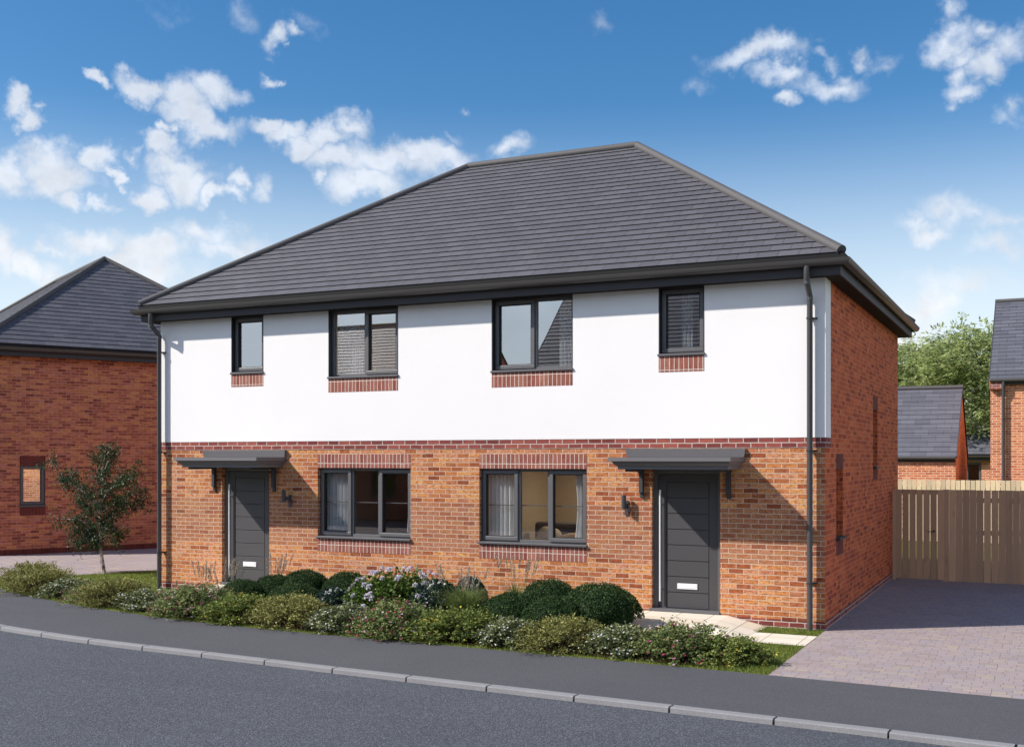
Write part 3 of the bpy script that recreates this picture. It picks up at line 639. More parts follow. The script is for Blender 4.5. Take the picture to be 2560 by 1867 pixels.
def gable_house(name, label, cat, loc, rotz, w, d, ze, zr, brick, slate, gauge=.27, wins=(), ov=.3, kneeler=False, pipes=(), group=None):
    """ridge along local x, front wall at y=0 facing -y"""
    h = thing(name, label, cat, loc, rotz, group)
    wall_panel(MB(), TF, 0, w, 0, ze, .3, wins).build('front_wall', brick, h, recalc=False)
    MB().box(.002, w-.002, d-.3, d, 0, ze).build('rear_wall', brick, h)
    for x in (0, w-.3):
        mb = MB(); V = []
        for xx in (x, x+.3): V += [(xx,0.012,0),(xx,d-.012,0),(xx,d-.012,ze),(xx,d/2,zr-.06),(xx,.012,ze)]
        mb.add(V, [(0,1,2,3,4),(9,8,7,6,5),(0,5,6,1),(1,6,7,2),(2,7,8,3),(3,8,9,4),(4,9,5,0)]); mb.build('gable_wall', brick, h)
    mb = MB(); s = (zr-ze)/(d/2); e = ze-s*ov+.06
    slope(mb, (-.04,-ov,e), (w+.04,-ov,e), (-.04,d/2,zr), (w+.04,d/2,zr), gauge); slope(mb, (w+.04,d+ov,e), (-.04,d+ov,e), (w+.04,d/2,zr), (-.04,d/2,zr), gauge)
    rf = mb.build('roof', slate, h, recalc=False)
    for x in (-.042, w+.018):
        vb = MB()
        for y0, y1 in ((-ov, d/2), (d+ov, d/2)):
            vb.add([(x,y0,e-.05),(x+.024,y0,e-.05),(x+.024,y0,e+.02),(x,y0,e+.02),(x,y1,zr-.05),(x+.024,y1,zr-.05),(x+.024,y1,zr+.02),(x,y1,zr+.02)], [(0,1,2,3),(4,5,6,7),(0,1,5,4),(3,2,6,7),(0,3,7,4),(1,2,6,5)])
        vb.build('verge_board', 'fascia', rf)
    MB().tube([(-.04,d/2,zr+.02),(w+.04,d/2,zr+.02)], .075, 12).build('ridge_cap', 'ridge', rf, smooth=True)
    mb = MB(); mb.tube([(0,-ov-.03,e-.03),(w,-ov-.03,e-.03)], .06, 12); mb.build('gutter', 'gutter', h, smooth=True)
    mb = MB(); mb.box(.0, w, -ov+.04, -.002, e-.16, e-.03); mb.build('fascia', 'fascia', h)
    for o in wins: window(h, TF, *o, [(o[0], o[1], 1)], glass='glass_lo', depth=.08, bar=False)
    for x in pipes:
        p = MB(); p.tube([(x,-ov-.03,e-.06),(x,-ov-.03,e-.2),(x,-.09,e-.5),(x,-.09,0)], .045, 12); q = p.build('downpipe', 'pipe', h, smooth=True)
        for z in (ze*.35, ze*.75): MB().tube([(x,-.09,z-.015),(x,-.09,z+.015)], .054, 12).build('pipe_clip', 'clip', q)
    if kneeler: MB().box(-.03, .32, -.16, .02, ze-.32, ze-.02).build('kneeler', 'band', h)
    return h
gable_house('garage', 'low brick garage with steep slate gable roof behind the timber fence', 'garage', (-5.2, 20.5, 0), 0, 5.55, 5.4, 2.52, 4.80, 'brick_far', 'slate_far', gauge=.238, ov=.07)
gable_house('neighbour_house', 'tall orange brick house with slate roof at the right edge of the photo', 'house', (1.357, 20.0, 0), 0, 9.0, 9.0, 4.86, 7.72, 'brick_far', 'slate_far', gauge=.25, kneeler=True, pipes=(.36,), ov=.14)
bg = thing('bungalow', 'distant bungalow seen in the gap between the garage and the tall brick house', 'house', (-1.7, 36, 0))
BW = (1.40, 2.02, .9, 2.30)
wall_panel(MB(), TF, 0, 11, 0, 2.42, .3, [BW]).build('front_wall', 'brick_far', bg, recalc=False)
MB().box(0, .3, 0, 8, 0, 2.42).build('flank_wall', 'brick_far', bg); MB().box(10.7, 11, 0, 8, 0, 2.42).build('flank_wall', 'brick_far', bg); MB().box(.3, 10.7, 7.7, 8, 0, 2.42).build('rear_wall', 'brick_far', bg)
hip_roof(bg, (0, 11, 0, 8), 5.3, 'slate_far', .3, ze=2.62)
eaves(bg, (0, 11, 0, 8), dz=-2.72)
window(bg, TF, *BW, lights(BW, [], [1]), glass='glass_lo', depth=.06, bar=False)
a = MB(); a.quad((.6,2.5,0),(3.5,2.5,0),(3.5,2.5,2.4),(.6,2.5,2.4)); a.build('room', 'plaster', bg, recalc=False)
# houses across the street, seen only as reflections
gable_house('street_house', 'brick house with tall dark roof across the street, reflected in the upper right windows', 'house', (6.0, -20.5, 0), rad(180), 20.45, 9.0, 5.1, 9.3, 'brick_neighbour', 'slate_dark', wins=((3,4.2,.9,2.2),(8,9.2,.9,2.2),(13,14.2,.9,2.2),(17,18.2,.9,2.2)), gauge=.24)
gable_house('street_house', 'brick house with dark roof across the street, reflected in the upper left window', 'house', (-18.8, -22.0, 0), rad(180), 8.0, 8.0, 5.1, 8.4, 'brick_neighbour', 'slate_dark', wins=((2,3.2,.9,2.2),(5,6.2,.9,2.2)), gauge=.24)

# ================================================================== FENCES
def boards(mb, n, x0, w, gap, y, th, z0, z1, jit=.004):
    x = x0
    for k in range(n):
        g = gap if not callable(gap) else gap(k)
        dz = random.uniform(-jit, jit)
        mb.box(x, x+w, y, y+th, z0, z1+dz, tint=random.random()); x += w+g
    return x
gt = thing('garden_gate', 'brown timber board gate with black latch between house wall and fence', 'gate', (.03, 7.62, 0))
gb = MB(); boards(gb, 7, .055, .121, .0135, 0.0, .02, .035, 1.85); gb.build('gate_boards', 'wood_brown', gt)
r_ = MB(); 
for z in (.04, 1.755): r_.box(.06, .96, .021, .06, z, z+.09, tint=random.random())
r_.build('gate_rail', 'wood_brown', gt)
l = MB(); l.tube([(.80,-.03,1.013),(.80,.0,1.013)], .02, 12); l.tube([(.80,-.032,1.013),(.755,-.036,1.004),(.70,-.036,1.004),(.665,-.034,1.014)], .0065, 8); l.build('latch', 'iron', gt)
fe = thing('board_fence', 'brown vertical-board fence beside the gate at the end of the driveway', 'fence', (1.03, 7.65, 0), rad(1.6))
fb = MB(); fb.box(-.035, .075, -.02, .07, 0, 1.855, tint=.3); fb.build('post', 'wood_brown', fe); 
MB().box(-1.0, -.945, -.03, .06, 0, 1.85, tint=.4).build('post', 'wood_brown', fe)
bb = MB(); boards(bb, 46, .08, .126, lambda k: (.011 if k in (4, 5, 17, 29) else .0045 if k == 6 else .002), 0.0, .02, .01, 1.85); bb.build('fence_boards', 'wood_brown', fe)
rr = MB()
for z in (.3, .95, 1.6): rr.box(.08, 6.0, .021, .06, z, z+.09, tint=random.random())
rr.build('fence_rail', 'wood_brown', fe)
rf = thing('board_fence', 'pale unweathered timber fence rising behind the brown gate and fence', 'fence', (-2.6, 18.6, 0), rad(.6))
pb = MB(); boards(pb, 62, 0, .118, .016, 0, .022, .03, 1.84); pb.build('fence_boards', 'wood_pale', rf)
pr = MB()
for z in (.3, .95, 1.55): pr.box(0, 8.2, .023, .07, z, z+.09, tint=random.random())
pr.build('fence_rail', 'wood_brown', rf)

# ================================================================== GROUND
def sheet(name, poly, z, mat, kind='structure', tri=True):
    mb = MB(); mb.add([(x, y, z) for x, y in poly], [tuple(range(len(poly)))]); o = mb.build(name, mat, None, recalc=False)
    b = bmesh.new(); b.from_mesh(o.data); bmesh.ops.triangulate(b, faces=b.faces); 
    for f in b.faces:
        if f.normal.z < 0: f.normal_flip()
    b.to_mesh(o.data); b.free(); return tag(o, kind=kind)
def smooth_pts(pts, n=6):
    out = []; P = [np.array(p, float) for p in pts]; P = [2*P[0]-P[1]] + P + [2*P[-1]-P[-2]]
    for i in range(1, len(P)-2):
        for k in range(n):
            t = k/n; a, b, c, d = P[i-1:i+3]
            out.append(tuple(.5*((2*b)+(-a+c)*t+(2*a-5*b+4*c-d)*t*t+(-a+3*b-3*c+d)*t**3)))
    out.append(tuple(P[-2])); return out
BACK = smooth_pts([(-26,5.2),(-22.5,2.75),(-19,.55),(-15.12,-1.46),(-13.08,-2.23),(-11.5,-2.70),(-9.1,-3.19),(-7.2,-3.37),(-5.2,-3.45),(-2.9,-3.52),(0,-3.66),(2.68,-3.82),(8,-4.14),(16,-4.6),(34,-5.7)])
KERB = smooth_pts([(-27.5,3.5),(-23.6,.95),(-20,-1.15),(-16,-3.0),(-13.5,-4.02),(-11.27,-4.69),(-10.0,-4.93),(-8.95,-5.075),(-7.9,-5.165),(-6.87,-5.225),(-4.72,-5.385),(-2.6,-5.52),(-.5,-5.645),(1.6,-5.775),(2.66,-5.86),(8,-6.19),(16,-6.65),(34,-7.7)])
sheet('ground', [(-600,-600),(600,-600),(600,600),(-600,600)], -.06, 'lawn')
FAR = [(x-2.2, y-6.6) for x, y in KERB]
sheet('road', KERB + FAR[::-1], -.046, 'road')
sheet('pavement', BACK + KERB[::-1], .006, 'pavement')
sheet('lawn', BACK[::-1] + [(-40,14),(-40,70),(60,70),(60,-3)], 0.0, 'lawn')
OPP = [(x-3.6, y-9) for x, y in KERB]
sheet('pavement', FAR + OPP[::-1], .0, 'pavement')
sheet('driveway', [(.0,-3.72),(0,7.9),(7.6,7.9),(7.6,-4.3)], .004, 'paver')
A = np.array([-21.184,3.621]); dv = np.array([.4692,.8831]); nv = np.array([.8831,-.4692])
q = [A+dv*-4.5, A+dv*13, A+dv*13+nv*5.98, A+dv*-.6+nv*6.0, A+dv*-1.6+nv*5.2, A+dv*-4.5+nv*3.0]
sheet('driveway', [tuple(p) for p in q], .004, 'paver_left')
sheet('path', [(-16.35,.60),(-15.98,.86),(-14.3,-.62),(-14.9,-.95)], .0085, 'slab')
# soil bed under the hedge
def offset(poly, dd):
    out = []
    for i, p in enumerate(poly):
        a = np.array(poly[max(i-1,0)]); b = np.array(poly[min(i+1,len(poly)-1)]); t = (b-a)/np.linalg.norm(b-a); out.append((p[0]-t[1]*dd, p[1]+t[0]*dd))
    return out
bed = [p for p in BACK if -16.2 < p[0] < -.35]
def wob(poly, a): return [(x+random.uniform(-a,a), y+random.uniform(-a,a)) for x, y in poly]
sheet('soil_bed', wob(offset(bed, .17), .035) + wob(offset(bed, 1.25), .06)[::-1], .0042, 'soil')
sheet('soil_bed', [(-9.75,-2.2),(-9.75,-.012),(-3.0,-.012),(-3.4,-2.3)], .0046, 'soil')
sheet('driveway', [(-32,-14.2),(22,-17.0),(22,-20.6),(-32,-22.0)], -.05, 'paver')
# stepped-free door paths: flat strip plus a ramp up to each threshold
def door_path(x0, x1, xr, xl):
    mb = MB(); z1, z0 = .112, .012
    V = [(x0,-.012,z1+.03),(x1,-.012,z1+.03),(x1,-.92,z1),(x0,-.92,z1),(xl,-.012,z0),(xr+.1,-.012,z0),(xr,-1.48,z0),(xl,-1.48,z0),(x1-.02,-1.48,z0),(x0+.02,-1.48,z0)]
    mb.add(V, [(0,3,2,1),(1,2,6,5),(2,8,6),(3,9,8,2),(3,7,9),(0,4,7,3)])
    o = mb.build('path', 'slab', None, recalc=True); tag(o, kind='structure'); return o
door_path(-2.72, -1.42, -.92, -3.4)
door_path(-11.05, -9.85, -9.3, -11.7)
sheet('path', [(-.96,-1.48),(-.88,-.60),(.0,-.60),(.0,-1.48)], .0095, 'slab')
# kerb stones
def kerb_stones():
    P = np.array(KERB); seg = np.linalg.norm(np.diff(P, axis=0), axis=1); s = np.concatenate([[0], np.cumsum(seg)])
    f = lambda t: np.array([np.interp(t, s, P[:,0]), np.interp(t, s, P[:,1])])
    t0 = s[np.argmin(np.abs(P[:,0]-.549))]; t0 += (.549-np.interp(t0, s, P[:,0]))
    step = 1.0565; ks = range(-int(t0//step), int((s[-1]-t0)//step)-1)
    for k in ks:
        ta, tb = t0+k*step+.011, t0+(k+1)*step-.011
        pts = [f(ta+(tb-ta)*i/3) for i in range(4)]
        if pts[0][0] < -21 or pts[3][0] > 12: continue
        c = (pts[0]+pts[3])/2; mb = MB(); V = []
        for i, p in enumerate(pts):
            a = pts[max(i-1,0)]; b = pts[min(i+1,3)]; t = (b-a)/np.linalg.norm(b-a); n = np.array([t[1], -t[0]])
            for o, z in ((0,-.1),(0,.011),(.108,.011),(.122,.0),(.13,-.1)): q = p+n*o-c; V.append((q[0], q[1], z))
        F = []
        for i in range(3):
            for j in range(4): F.append((i*5+j, i*5+j+1, (i+1)*5+j+1, (i+1)*5+j))
        F += [(0,1,2,3,4), (19,18,17,16,15)]
        mb.add(V, F); o = mb.build('kerb_stone', 'kerb', None); o.location = (c[0], c[1], 0)
        tag(o, 'grey granite kerb stone in the row dividing road and pavement', 'kerb stone', 'kerb stones along the road')
kerb_stones()
jb = KERB; sheet('kerb_joint_bed', offset(jb, -.001) + offset(jb, -.118)[::-1], -.03, 'black')

# ================================================================== PLANTS
def unit(a): return a/np.maximum(np.linalg.norm(a, axis=-1, keepdims=True), 1e-9)
def leaf_mesh(name, P, Dr, Nr, L, Wd, tint, mat, parent=None, fold=.18):
    """diamond leaves: base P, direction Dr, rough normal Nr"""
    n = len(P); Dr = unit(Dr); S = unit(np.cross(Dr, Nr)); Nn = np.cross(S, Dr)
    L = np.broadcast_to(L, (n,))[:,None]; Wd = np.broadcast_to(Wd, (n,))[:,None]
    V = np.stack([P, P+Dr*L*.45+S*Wd*.5+Nn*L*fold, P+Dr*L, P+Dr*L*.45-S*Wd*.5+Nn*L*fold], 1).reshape(-1, 3)
    return raw_mesh(name, V, 4, tint, mat, parent)
def raw_mesh(name, V, k, tint, mat, parent=None):
    n = len(V)//k; me = bpy.data.meshes.new(name)
    me.vertices.add(len(V)); me.vertices.foreach_set('co', V.astype(np.float32).ravel())
    me.loops.add(len(V)); me.loops.foreach_set('vertex_index', np.arange(len(V), dtype=np.int32))
    me.polygons.add(n); me.polygons.foreach_set('loop_start', np.arange(0, len(V), k, dtype=np.int32))
    at = me.attributes.new('tint', 'FLOAT', 'FACE'); at.data.foreach_set('value', np.clip(tint, 0, 1).astype(np.float32))
    me.update(calc_edges=True); me.validate(); me.materials.append(M[mat])
    o = bpy.data.objects.new(name, me); COL.objects.link(o)
    if parent: o.parent = parent
    return o
def stems_mesh(name, lines, r, mat, parent):
    mb = MB()
    for pts in lines: mb.tube(pts, [r*(1-.7*i/(len(pts)-1)) for i in range(len(pts))], 4, caps=False)
    return mb.build(name, mat, parent, recalc=False)
def rnd(*s): return R.random(s)
def nrm(*s): return R.normal(size=s)
def shrub(mat, w, h, shoots, per, ll, lw, flowers=(), up=.35, cat='shrub', name='hedge_shrub', lumps=.18, droop=.0, spread=.55):
    root = thing(name, None, cat)
    th = rnd(shoots)*2*np.pi; el = np.arcsin(.02+rnd(shoots)**.8*.97)
    d = np.stack([np.cos(el)*np.cos(th), np.cos(el)*np.sin(th), np.sin(el)], 1)
    ph = R.random(6)*6.28
    lump = 1+lumps*(np.sin(3*th+ph[0])*np.cos(2*el+ph[1])+.7*np.sin(5*th+ph[2])*np.sin(4*el+ph[3]))*np.cos(el)
    tip = d*np.array([w/2, w/2*.9, h])*(lump*(.86+.2*rnd(shoots)))[:,None]
    base = tip*np.array([.22, .22, 0])*rnd(shoots, 1) + nrm(shoots, 3)*np.array([.03,.03,0])
    t = (.42+.58*rnd(shoots, per)**.75)[:,:,None]
    ctrl = base[:,None]+(tip-base)[:,None]*.5+np.array([0,0,h*up*.4])
    P = (1-t)**2*base[:,None]+2*t*(1-t)*ctrl+t*t*tip[:,None]
    P = P + nrm(shoots, per, 3)*ll*spread; P[...,2] = np.maximum(P[...,2], .01)
    P = P.reshape(-1, 3); n = len(P)
    out = np.repeat(unit(tip), per, 0)
    Dr = unit(out*.6+nrm(n, 3)*.65+np.array([0,0,up-droop])); Nr = unit(out*.7+nrm(n, 3)*.6+np.array([0,0,.7]))
    rr = np.linalg.norm(P/np.array([w/2, w/2, h]), axis=1)
    shoot_t = np.repeat(rnd(shoots), per)
    tint = .5+.22*nrm(n)+.25*(shoot_t-.5)
    leaf_mesh('foliage', P, Dr, Nr, ll*(.7+.6*rnd(n)), lw*(.7+.6*rnd(n)), tint, mat, root)
    lines = [[tuple(base[i]), tuple((.25*base[i]+.5*ctrl[i,0]+.25*tip[i])), tuple(tip[i]*.93)] for i in range(0, shoots, 2)]
    stems_mesh('stem', lines, .006, 'stem', root)
    for (fm, cnt, size, zlo, pet) in flowers:
        idx = R.integers(0, shoots, cnt); c = tip[idx]*(1.0+.05*rnd(cnt, 1)); ok = c[:,2] > zlo*h; c = c[ok]; m = len(c)
        ps = []; ds = []; ns = []
        o = unit(c)
        for k in range(pet):
            a = 2*np.pi*k/pet; ref = unit(np.cross(o, np.array([.3,.5,.81]))); b = np.cross(o, ref)
            for lay, (ti, sc) in enumerate(((.35,1.0),(1.0,.6))):
                dd = unit(ref*math.cos(a+lay*.5)+b*math.sin(a+lay*.5)+o*ti); ps.append(c+nrm(m,3)*size*.08); ds.append(dd*sc); ns.append(o)
        ps, ds, ns = np.concatenate(ps), np.concatenate(ds), np.concatenate(ns); q = len(ps)
        fl = np.tile(rnd(m), q//m); o_ = leaf_mesh('flower', ps, ds, ns, size*.55, size*.5, fl, fm, root, fold=.05); tag(o_, kind='stuff')
    return root
def mound(mat, w, h, n, ll, name='box_ball', cat='shrub', flowers=()):
    root = thing(name, None, cat)
    ph = R.random(8)*6.28
    def rad_(th, el): return 1+.05*np.sin(3*th+ph[0])*np.cos(3*el+ph[1])+.035*np.sin(7*th+ph[2])*np.sin(6*el+ph[3])
    th = rnd(n)*2*np.pi; el = np.arcsin(-.1+1.1*rnd(n)); el = np.clip(el, -.1, 1.57)
    d = np.stack([np.cos(el)*np.cos(th), np.cos(el)*np.sin(th), np.sin(el)], 1)
    k = (rad_(th, el)*(.90+.11*rnd(n)))[:,None]
    sc = np.array([w/2, w/2, h*.62]); P = d*sc*k+np.array([0,0,h*.38])
    low = P[:,2] < .02; P[low,2] = .02+rnd(low.sum())*.1
    Dr = unit(d*.5+nrm(n,3)*.7+np.array([0,0,.25])); Nr = unit(d+nrm(n,3)*.55)
    clump = np.sin(P[:,0]*31+ph[4])*np.sin(P[:,1]*29+ph[5])*np.sin(P[:,2]*33+ph[6])
    leaf_mesh('foliage', P, Dr, Nr, ll*(.7+.6*rnd(n)), ll*.6*(.7+.6*rnd(n)), .46+.2*nrm(n)+.16*clump, mat, root)
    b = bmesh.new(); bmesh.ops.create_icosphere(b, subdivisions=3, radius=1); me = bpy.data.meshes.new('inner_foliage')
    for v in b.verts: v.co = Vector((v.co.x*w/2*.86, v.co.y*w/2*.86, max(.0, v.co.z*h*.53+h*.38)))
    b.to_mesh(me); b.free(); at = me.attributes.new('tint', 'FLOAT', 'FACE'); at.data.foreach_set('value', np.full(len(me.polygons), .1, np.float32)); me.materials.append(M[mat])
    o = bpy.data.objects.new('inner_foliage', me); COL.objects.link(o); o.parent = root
    for (fm, cnt, size, pet) in flowers:
        th = rnd(cnt)*2*np.pi; el = np.arcsin(.1+.9*rnd(cnt)); o_ = np.stack([np.cos(el)*np.cos(th), np.cos(el)*np.sin(th), np.sin(el)], 1)
        c = o_*sc*1.0*rad_(th, el)[:,None]+np.array([0,0,h*.38])+o_*size*.2
        ps, ds, ns = [], [], []
        for q in range(pet):
            a = 2*np.pi*q/pet; ref = unit(np.cross(o_, np.array([.3,.5,.81]))); bb = np.cross(o_, ref)
            for lay, ti in enumerate((.15, .8, 2.0)):
                ps.append(c); ds.append(ref*math.cos(a+lay*.6)+bb*math.sin(a+lay*.6)+o_*ti); ns.append(o_)
        ps, ds, ns = map(np.concatenate, (ps, ds, ns)); leaf_mesh('flower', ps, ds, ns, size*.55, size*.42, rnd(len(ps)), fm, root, fold=.06)
    return root
PINK = [('fl_mixed', 130, .034, .0, 6)]
olive = shrub('leaf_olive', 1.30, .62, 300, 24, .042, .017, up=.55, lumps=.14)
varieg = shrub('leaf_varieg', 1.0, .48, 200, 22, .05, .026, up=.2, lumps=.14, flowers=[('fl_white', 130, .026, .2, 5)])
pinky = shrub('leaf_green', 1.30, .62, 300, 22, .048, .022, up=.3, lumps=.16, flowers=PINK)
lime = shrub('leaf_lime', 1.08, .53, 240, 22, .046, .023, up=.25, lumps=.16)
KT = {'O': ('olive-green fine-leaved shrub', olive), 'W': ('low variegated shrub with white leaf edges', varieg), 'P': ('green shrub dotted with magenta flowers', pinky), 'G': ('yellow-green bushy shrub', lime)}
HEDGE = [('O',-15.1,-.75,1.12,'at the far left end of the hedge by the left driveway'),('O',-13.95,-1.50,1.08,'second from the left end of the hedge by the left driveway'),('W',-13.05,-1.72,1.0,'just left of the pale stone path end'),('P',-12.12,-2.02,.82,'behind the olive shrub under the young birch'),
 ('O',-11.45,-2.18,1.12,'in front of the young birch tree'),('W',-10.45,-2.40,1.08,'left of the left downpipe foot'),('P',-9.32,-2.62,1.16,'below the left front door step'),('G',-8.3,-2.82,1.08,'left of the olive shrub, in front of the left box balls'),
 ('O',-7.35,-2.80,1.14,'in front of the left group of box balls'),('W',-6.35,-2.87,1.05,'in front of the lilac flowering bush'),('P',-5.42,-2.95,1.10,'in front of the white flowering evergreen'),('G',-4.42,-2.95,1.15,'in front of the left tall plume grass'),
 ('W',-3.62,-2.98,.98,'before the right group of box balls'),('O',-2.86,-2.96,1.05,'in front of the rightmost box ball'),('W',-1.98,-3.02,1.05,'at the foot of the pale ramp slabs'),('P',-1.2,-3.0,1.03,'in front of the right front door ramp'),('G',-.58,-3.05,.88,'at the right end of the hedge beside the driveway')]
used = {}
for k, x, y, s, where in HEDGE:
    desc, proto = KT[k]; lab = desc+' '+where
    rz = random.uniform(0, 6.28); sc = (s*random.uniform(1.1,1.22), s*random.uniform(.98,1.08), s*random.uniform(.62,.71))
    if k not in used: used[k] = 1; o = proto; o.location = (x,y,.004); o.rotation_euler = (0,0,rz); o.scale = sc; o['label'] = lab
    else: o = dup(proto, (x,y,.004), rz, sc, lab)
    o['group'] = 'hedge shrubs along the pavement'
ball = mound('leaf_box', 1.0, .58, 9000, .026)
BALLS = [(-9.32,-1.5,.76,.44,'leftmost dark box ball below the left front door'),(-9.0,-1.0,.80,.49,'dark box ball second from the left, right of the left door'),(-8.5,-.85,.90,.58,'tallest dark box ball of the left group under the left ground-floor window'),(-7.73,-.75,.82,.57,'dark box ball of the left group nearest the lilac bush'),(-8.25,-1.5,.9,.42,'low dark box ball in front of the left group'),
 (-3.9,-1.0,.95,.64,'dark box ball at the back of the right group, under the right ground-floor window'),(-4.22,-1.65,.98,.50,'leftmost low dark box ball beside the plume grass'),(-2.92,-1.42,1.16,.67,'big rightmost dark box ball beside the pale ramp'),(-3.42,-1.9,.95,.52,'low dark box ball in front of the right group')]
for i, (x, y, w, h, lab) in enumerate(BALLS):
    sc = (w, w*.97, h/.58)
    if i == 0: o = ball; o.location = (x,y,.004); o.scale = sc; o['label'] = lab
    else: o = dup(ball, (x,y,.004), random.uniform(0,6.28), sc, lab)
    o['group'] = 'clipped box balls in the front bed'
hyd = shrub('leaf_hyd', 1.95, .66, 230, 36, .07, .042, up=.05, name='flowering_bush', lumps=.1, droop=.05, spread=.7)
c = nrm(54,3)*np.array([.62,.4,.0]); 
hyd.location = (-6.42,-1.2,.004); hyd['label'] = 'wide bright green bush covered in lilac flower heads under the wall between windows'
def heads(root, w, h, cnt, size, mat):
    n = 34; D_ = unit(nrm(n,3)+np.array([0,0,.8])); P = D_*size*np.array([.45,.45,.24])
    hd = leaf_mesh('flower_head', P, unit(D_+nrm(n,3)*.8), D_, size*.36, size*.34, np.clip(.6+.25*nrm(n),0,1), mat, root, .05)
    for k in range(cnt):
        th = random.random()*6.283; e = math.asin(.10+.86*random.random()); o = hd if k == 0 else hd.copy()
        if k: COL.objects.link(o); o.parent = root
        d = Vector((math.cos(e)*math.cos(th)*w/2, math.cos(e)*math.sin(th)*w*.45, math.sin(e)*h))
        o.location = d*1.03; o.rotation_euler = Vector((0,0,1)).rotation_difference((d.normalized()+Vector((0,0,.6)))).to_euler(); o.scale = (random.uniform(.75,1.15),)*3
heads(hyd, 1.95, .74, 90, .08, 'fl_lilac')
wf = mound('leaf_darkgreen', .85, .52, 2600, .05, 'flowering_bush')
heads(wf, .85, .53, 60, .05, 'fl_white')
wf['label'] = 'dark evergreen bush with small white flowers right of the lilac bush'; wf.location = (-5.66,-1.35,.004); wf.scale = (1,1,1.1)
o = dup(wf, (-7.35,-1.7,.004), 2.0, (.72,.7,.80), 'small dark bush with white flowers left of the lilac bush')
o = dup(wf, (-5.45,-.6,.004), 4.0, (.62,.6,1.08), 'narrow dark evergreen half hidden behind the plume grass')
def plume_grass(label, loc, n, h, w, np_, hp, lean=(0,0)):
    root = thing('ornamental_grass', label, 'grass clump', loc, 0, 'plume grass clumps in the front bed')
    V = []; T_ = []
    for i in range(n):
        a = random.random()*6.28; s = random.random()**.7*w/2; hh = h*random.uniform(.55,1.0); b = np.array([math.cos(a)*s*.25, math.sin(a)*s*.25, 0]); tip = np.array([math.cos(a)*s*1.2, math.sin(a)*s*1.2, hh]); mid = b*.4+tip*.6*np.array([.6,.6,1])+np.array([0,0,hh*.18])
        side = np.array([-math.sin(a), math.cos(a), 0])*.0035
        V += [b-side, b+side, mid+side*.8, mid-side*.8, mid-side*.8, mid+side*.8, tip+side*.1, tip-side*.1]; t = random.random(); T_ += [t, t]
    raw_mesh('blade', np.array(V), 4, np.array(T_), 'reed', root)
    P, Dr, tt, lines = [], [], [], []
    for i in range(np_):
        a = random.random()*6.28; s = random.random()**.6*w*.75; hh = hp*random.uniform(.72,1.0); tip = np.array([math.cos(a)*s+lean[0], math.sin(a)*s*.6+lean[1], hh]); b = tip*np.array([.25,.25,0]); d = tip-b; L = .23*random.uniform(.8,1.2)
        lines.append([tuple(b), tuple(b+d*.5+np.array([0,0,.02])), tuple(tip)])
        u = unit(d)
        for q in range(80):
            f = random.random(); p = tip-u*L*f; rr = .010*math.sin(math.pi*min(1, f*.9+.08)); P.append(p+R.normal(size=3)*rr); Dr.append(u+R.normal(size=3)*.35); tt.append(random.random())
    mb = MB()
    for ln in lines: mb.tube(ln, .0022, 4, caps=False, tint=.6)
    mb.build('stalk', 'reed', root, recalc=False)
    leaf_mesh('plume', np.array(P), np.array(Dr), R.normal(size=(len(P),3)), .03, .008, np.array(tt), 'plume', root)
plume_grass('leafy plume grass with many brown plumes right of the white flowering evergreen', (-4.98,-1.7,.004), 900, .58, 1.05, 18, .88)
plume_grass('tall plume grass against the wall under the right ground-floor window', (-4.55,-.85,.004), 320, .60, .62, 12, 1.0, (.05,0))
plume_grass('sparse plume grass left of the left front door', (-10.12,-1.5,.016), 90, .36, .35, 12, .74, (.02,0))
plume_grass('thin plume grass growing in front of the left front door', (-9.75,-1.45,.016), 70, .36, .5, 14, .80, (.05,0))
plume_grass('thin plume grass right of the left front door', (-9.3,-.65,.016), 70, .36, .4, 13, .86, (.1,0))

# ---- grass blades: strip along the pavement, lawn by the driveway and the left lawn
def blades():
    pts = []
    B = np.array([p for p in BACK if -16.5 < p[0] < .2])
    for i in range(len(B)-1):
        L = np.linalg.norm(B[i+1]-B[i]); n = int(L*420); t = rnd(n,1); p = B[i]+(B[i+1]-B[i])*t; nn = np.array([-(B[i+1]-B[i])[1], (B[i+1]-B[i])[0]])/L
        pts.append(p+nn*(.0+.24*rnd(n,1)**1.3))
    p = np.stack([-.75+.76*rnd(9000), -3.6+2.1*rnd(9000)], 1); pts.append(p[p[:,0] < .0])
    pts.append(np.stack([-.92+.91*rnd(2600), -.58+.56*rnd(2600)], 1))
    p = np.stack([-15.8+3.4*rnd(26000), -1.2+5.4*rnd(26000)], 1)
    k = ((p-A)@nv > 6.05) & (p[:,1] > -1.6) & (p[:,0] < -12.5); pts.append(p[k])
    p = np.stack([-9.0+7.5*rnd(3000), -2.35+.6*rnd(3000)], 1); pts.append(p)
    G = np.concatenate(pts); n = len(G); h = .018+.03*rnd(n)**1.5; a = rnd(n)*6.28; ln = rnd(n)*.7
    b = np.stack([G[:,0], G[:,1], np.full(n,.003)], 1); s = np.stack([np.cos(a), np.sin(a), np.zeros(n)], 1)*.0035
    tip = b+np.stack([np.sin(a)*h*ln, -np.cos(a)*h*ln, h], 1)
    o = raw_mesh('grass', np.stack([b-s, b+s, tip], 1).reshape(-1,3), 3, .5+.24*nrm(n), 'blade')
    tag(o, 'short green grass blades along the pavement edge and on the lawns', 'grass', kind='stuff')
blades()

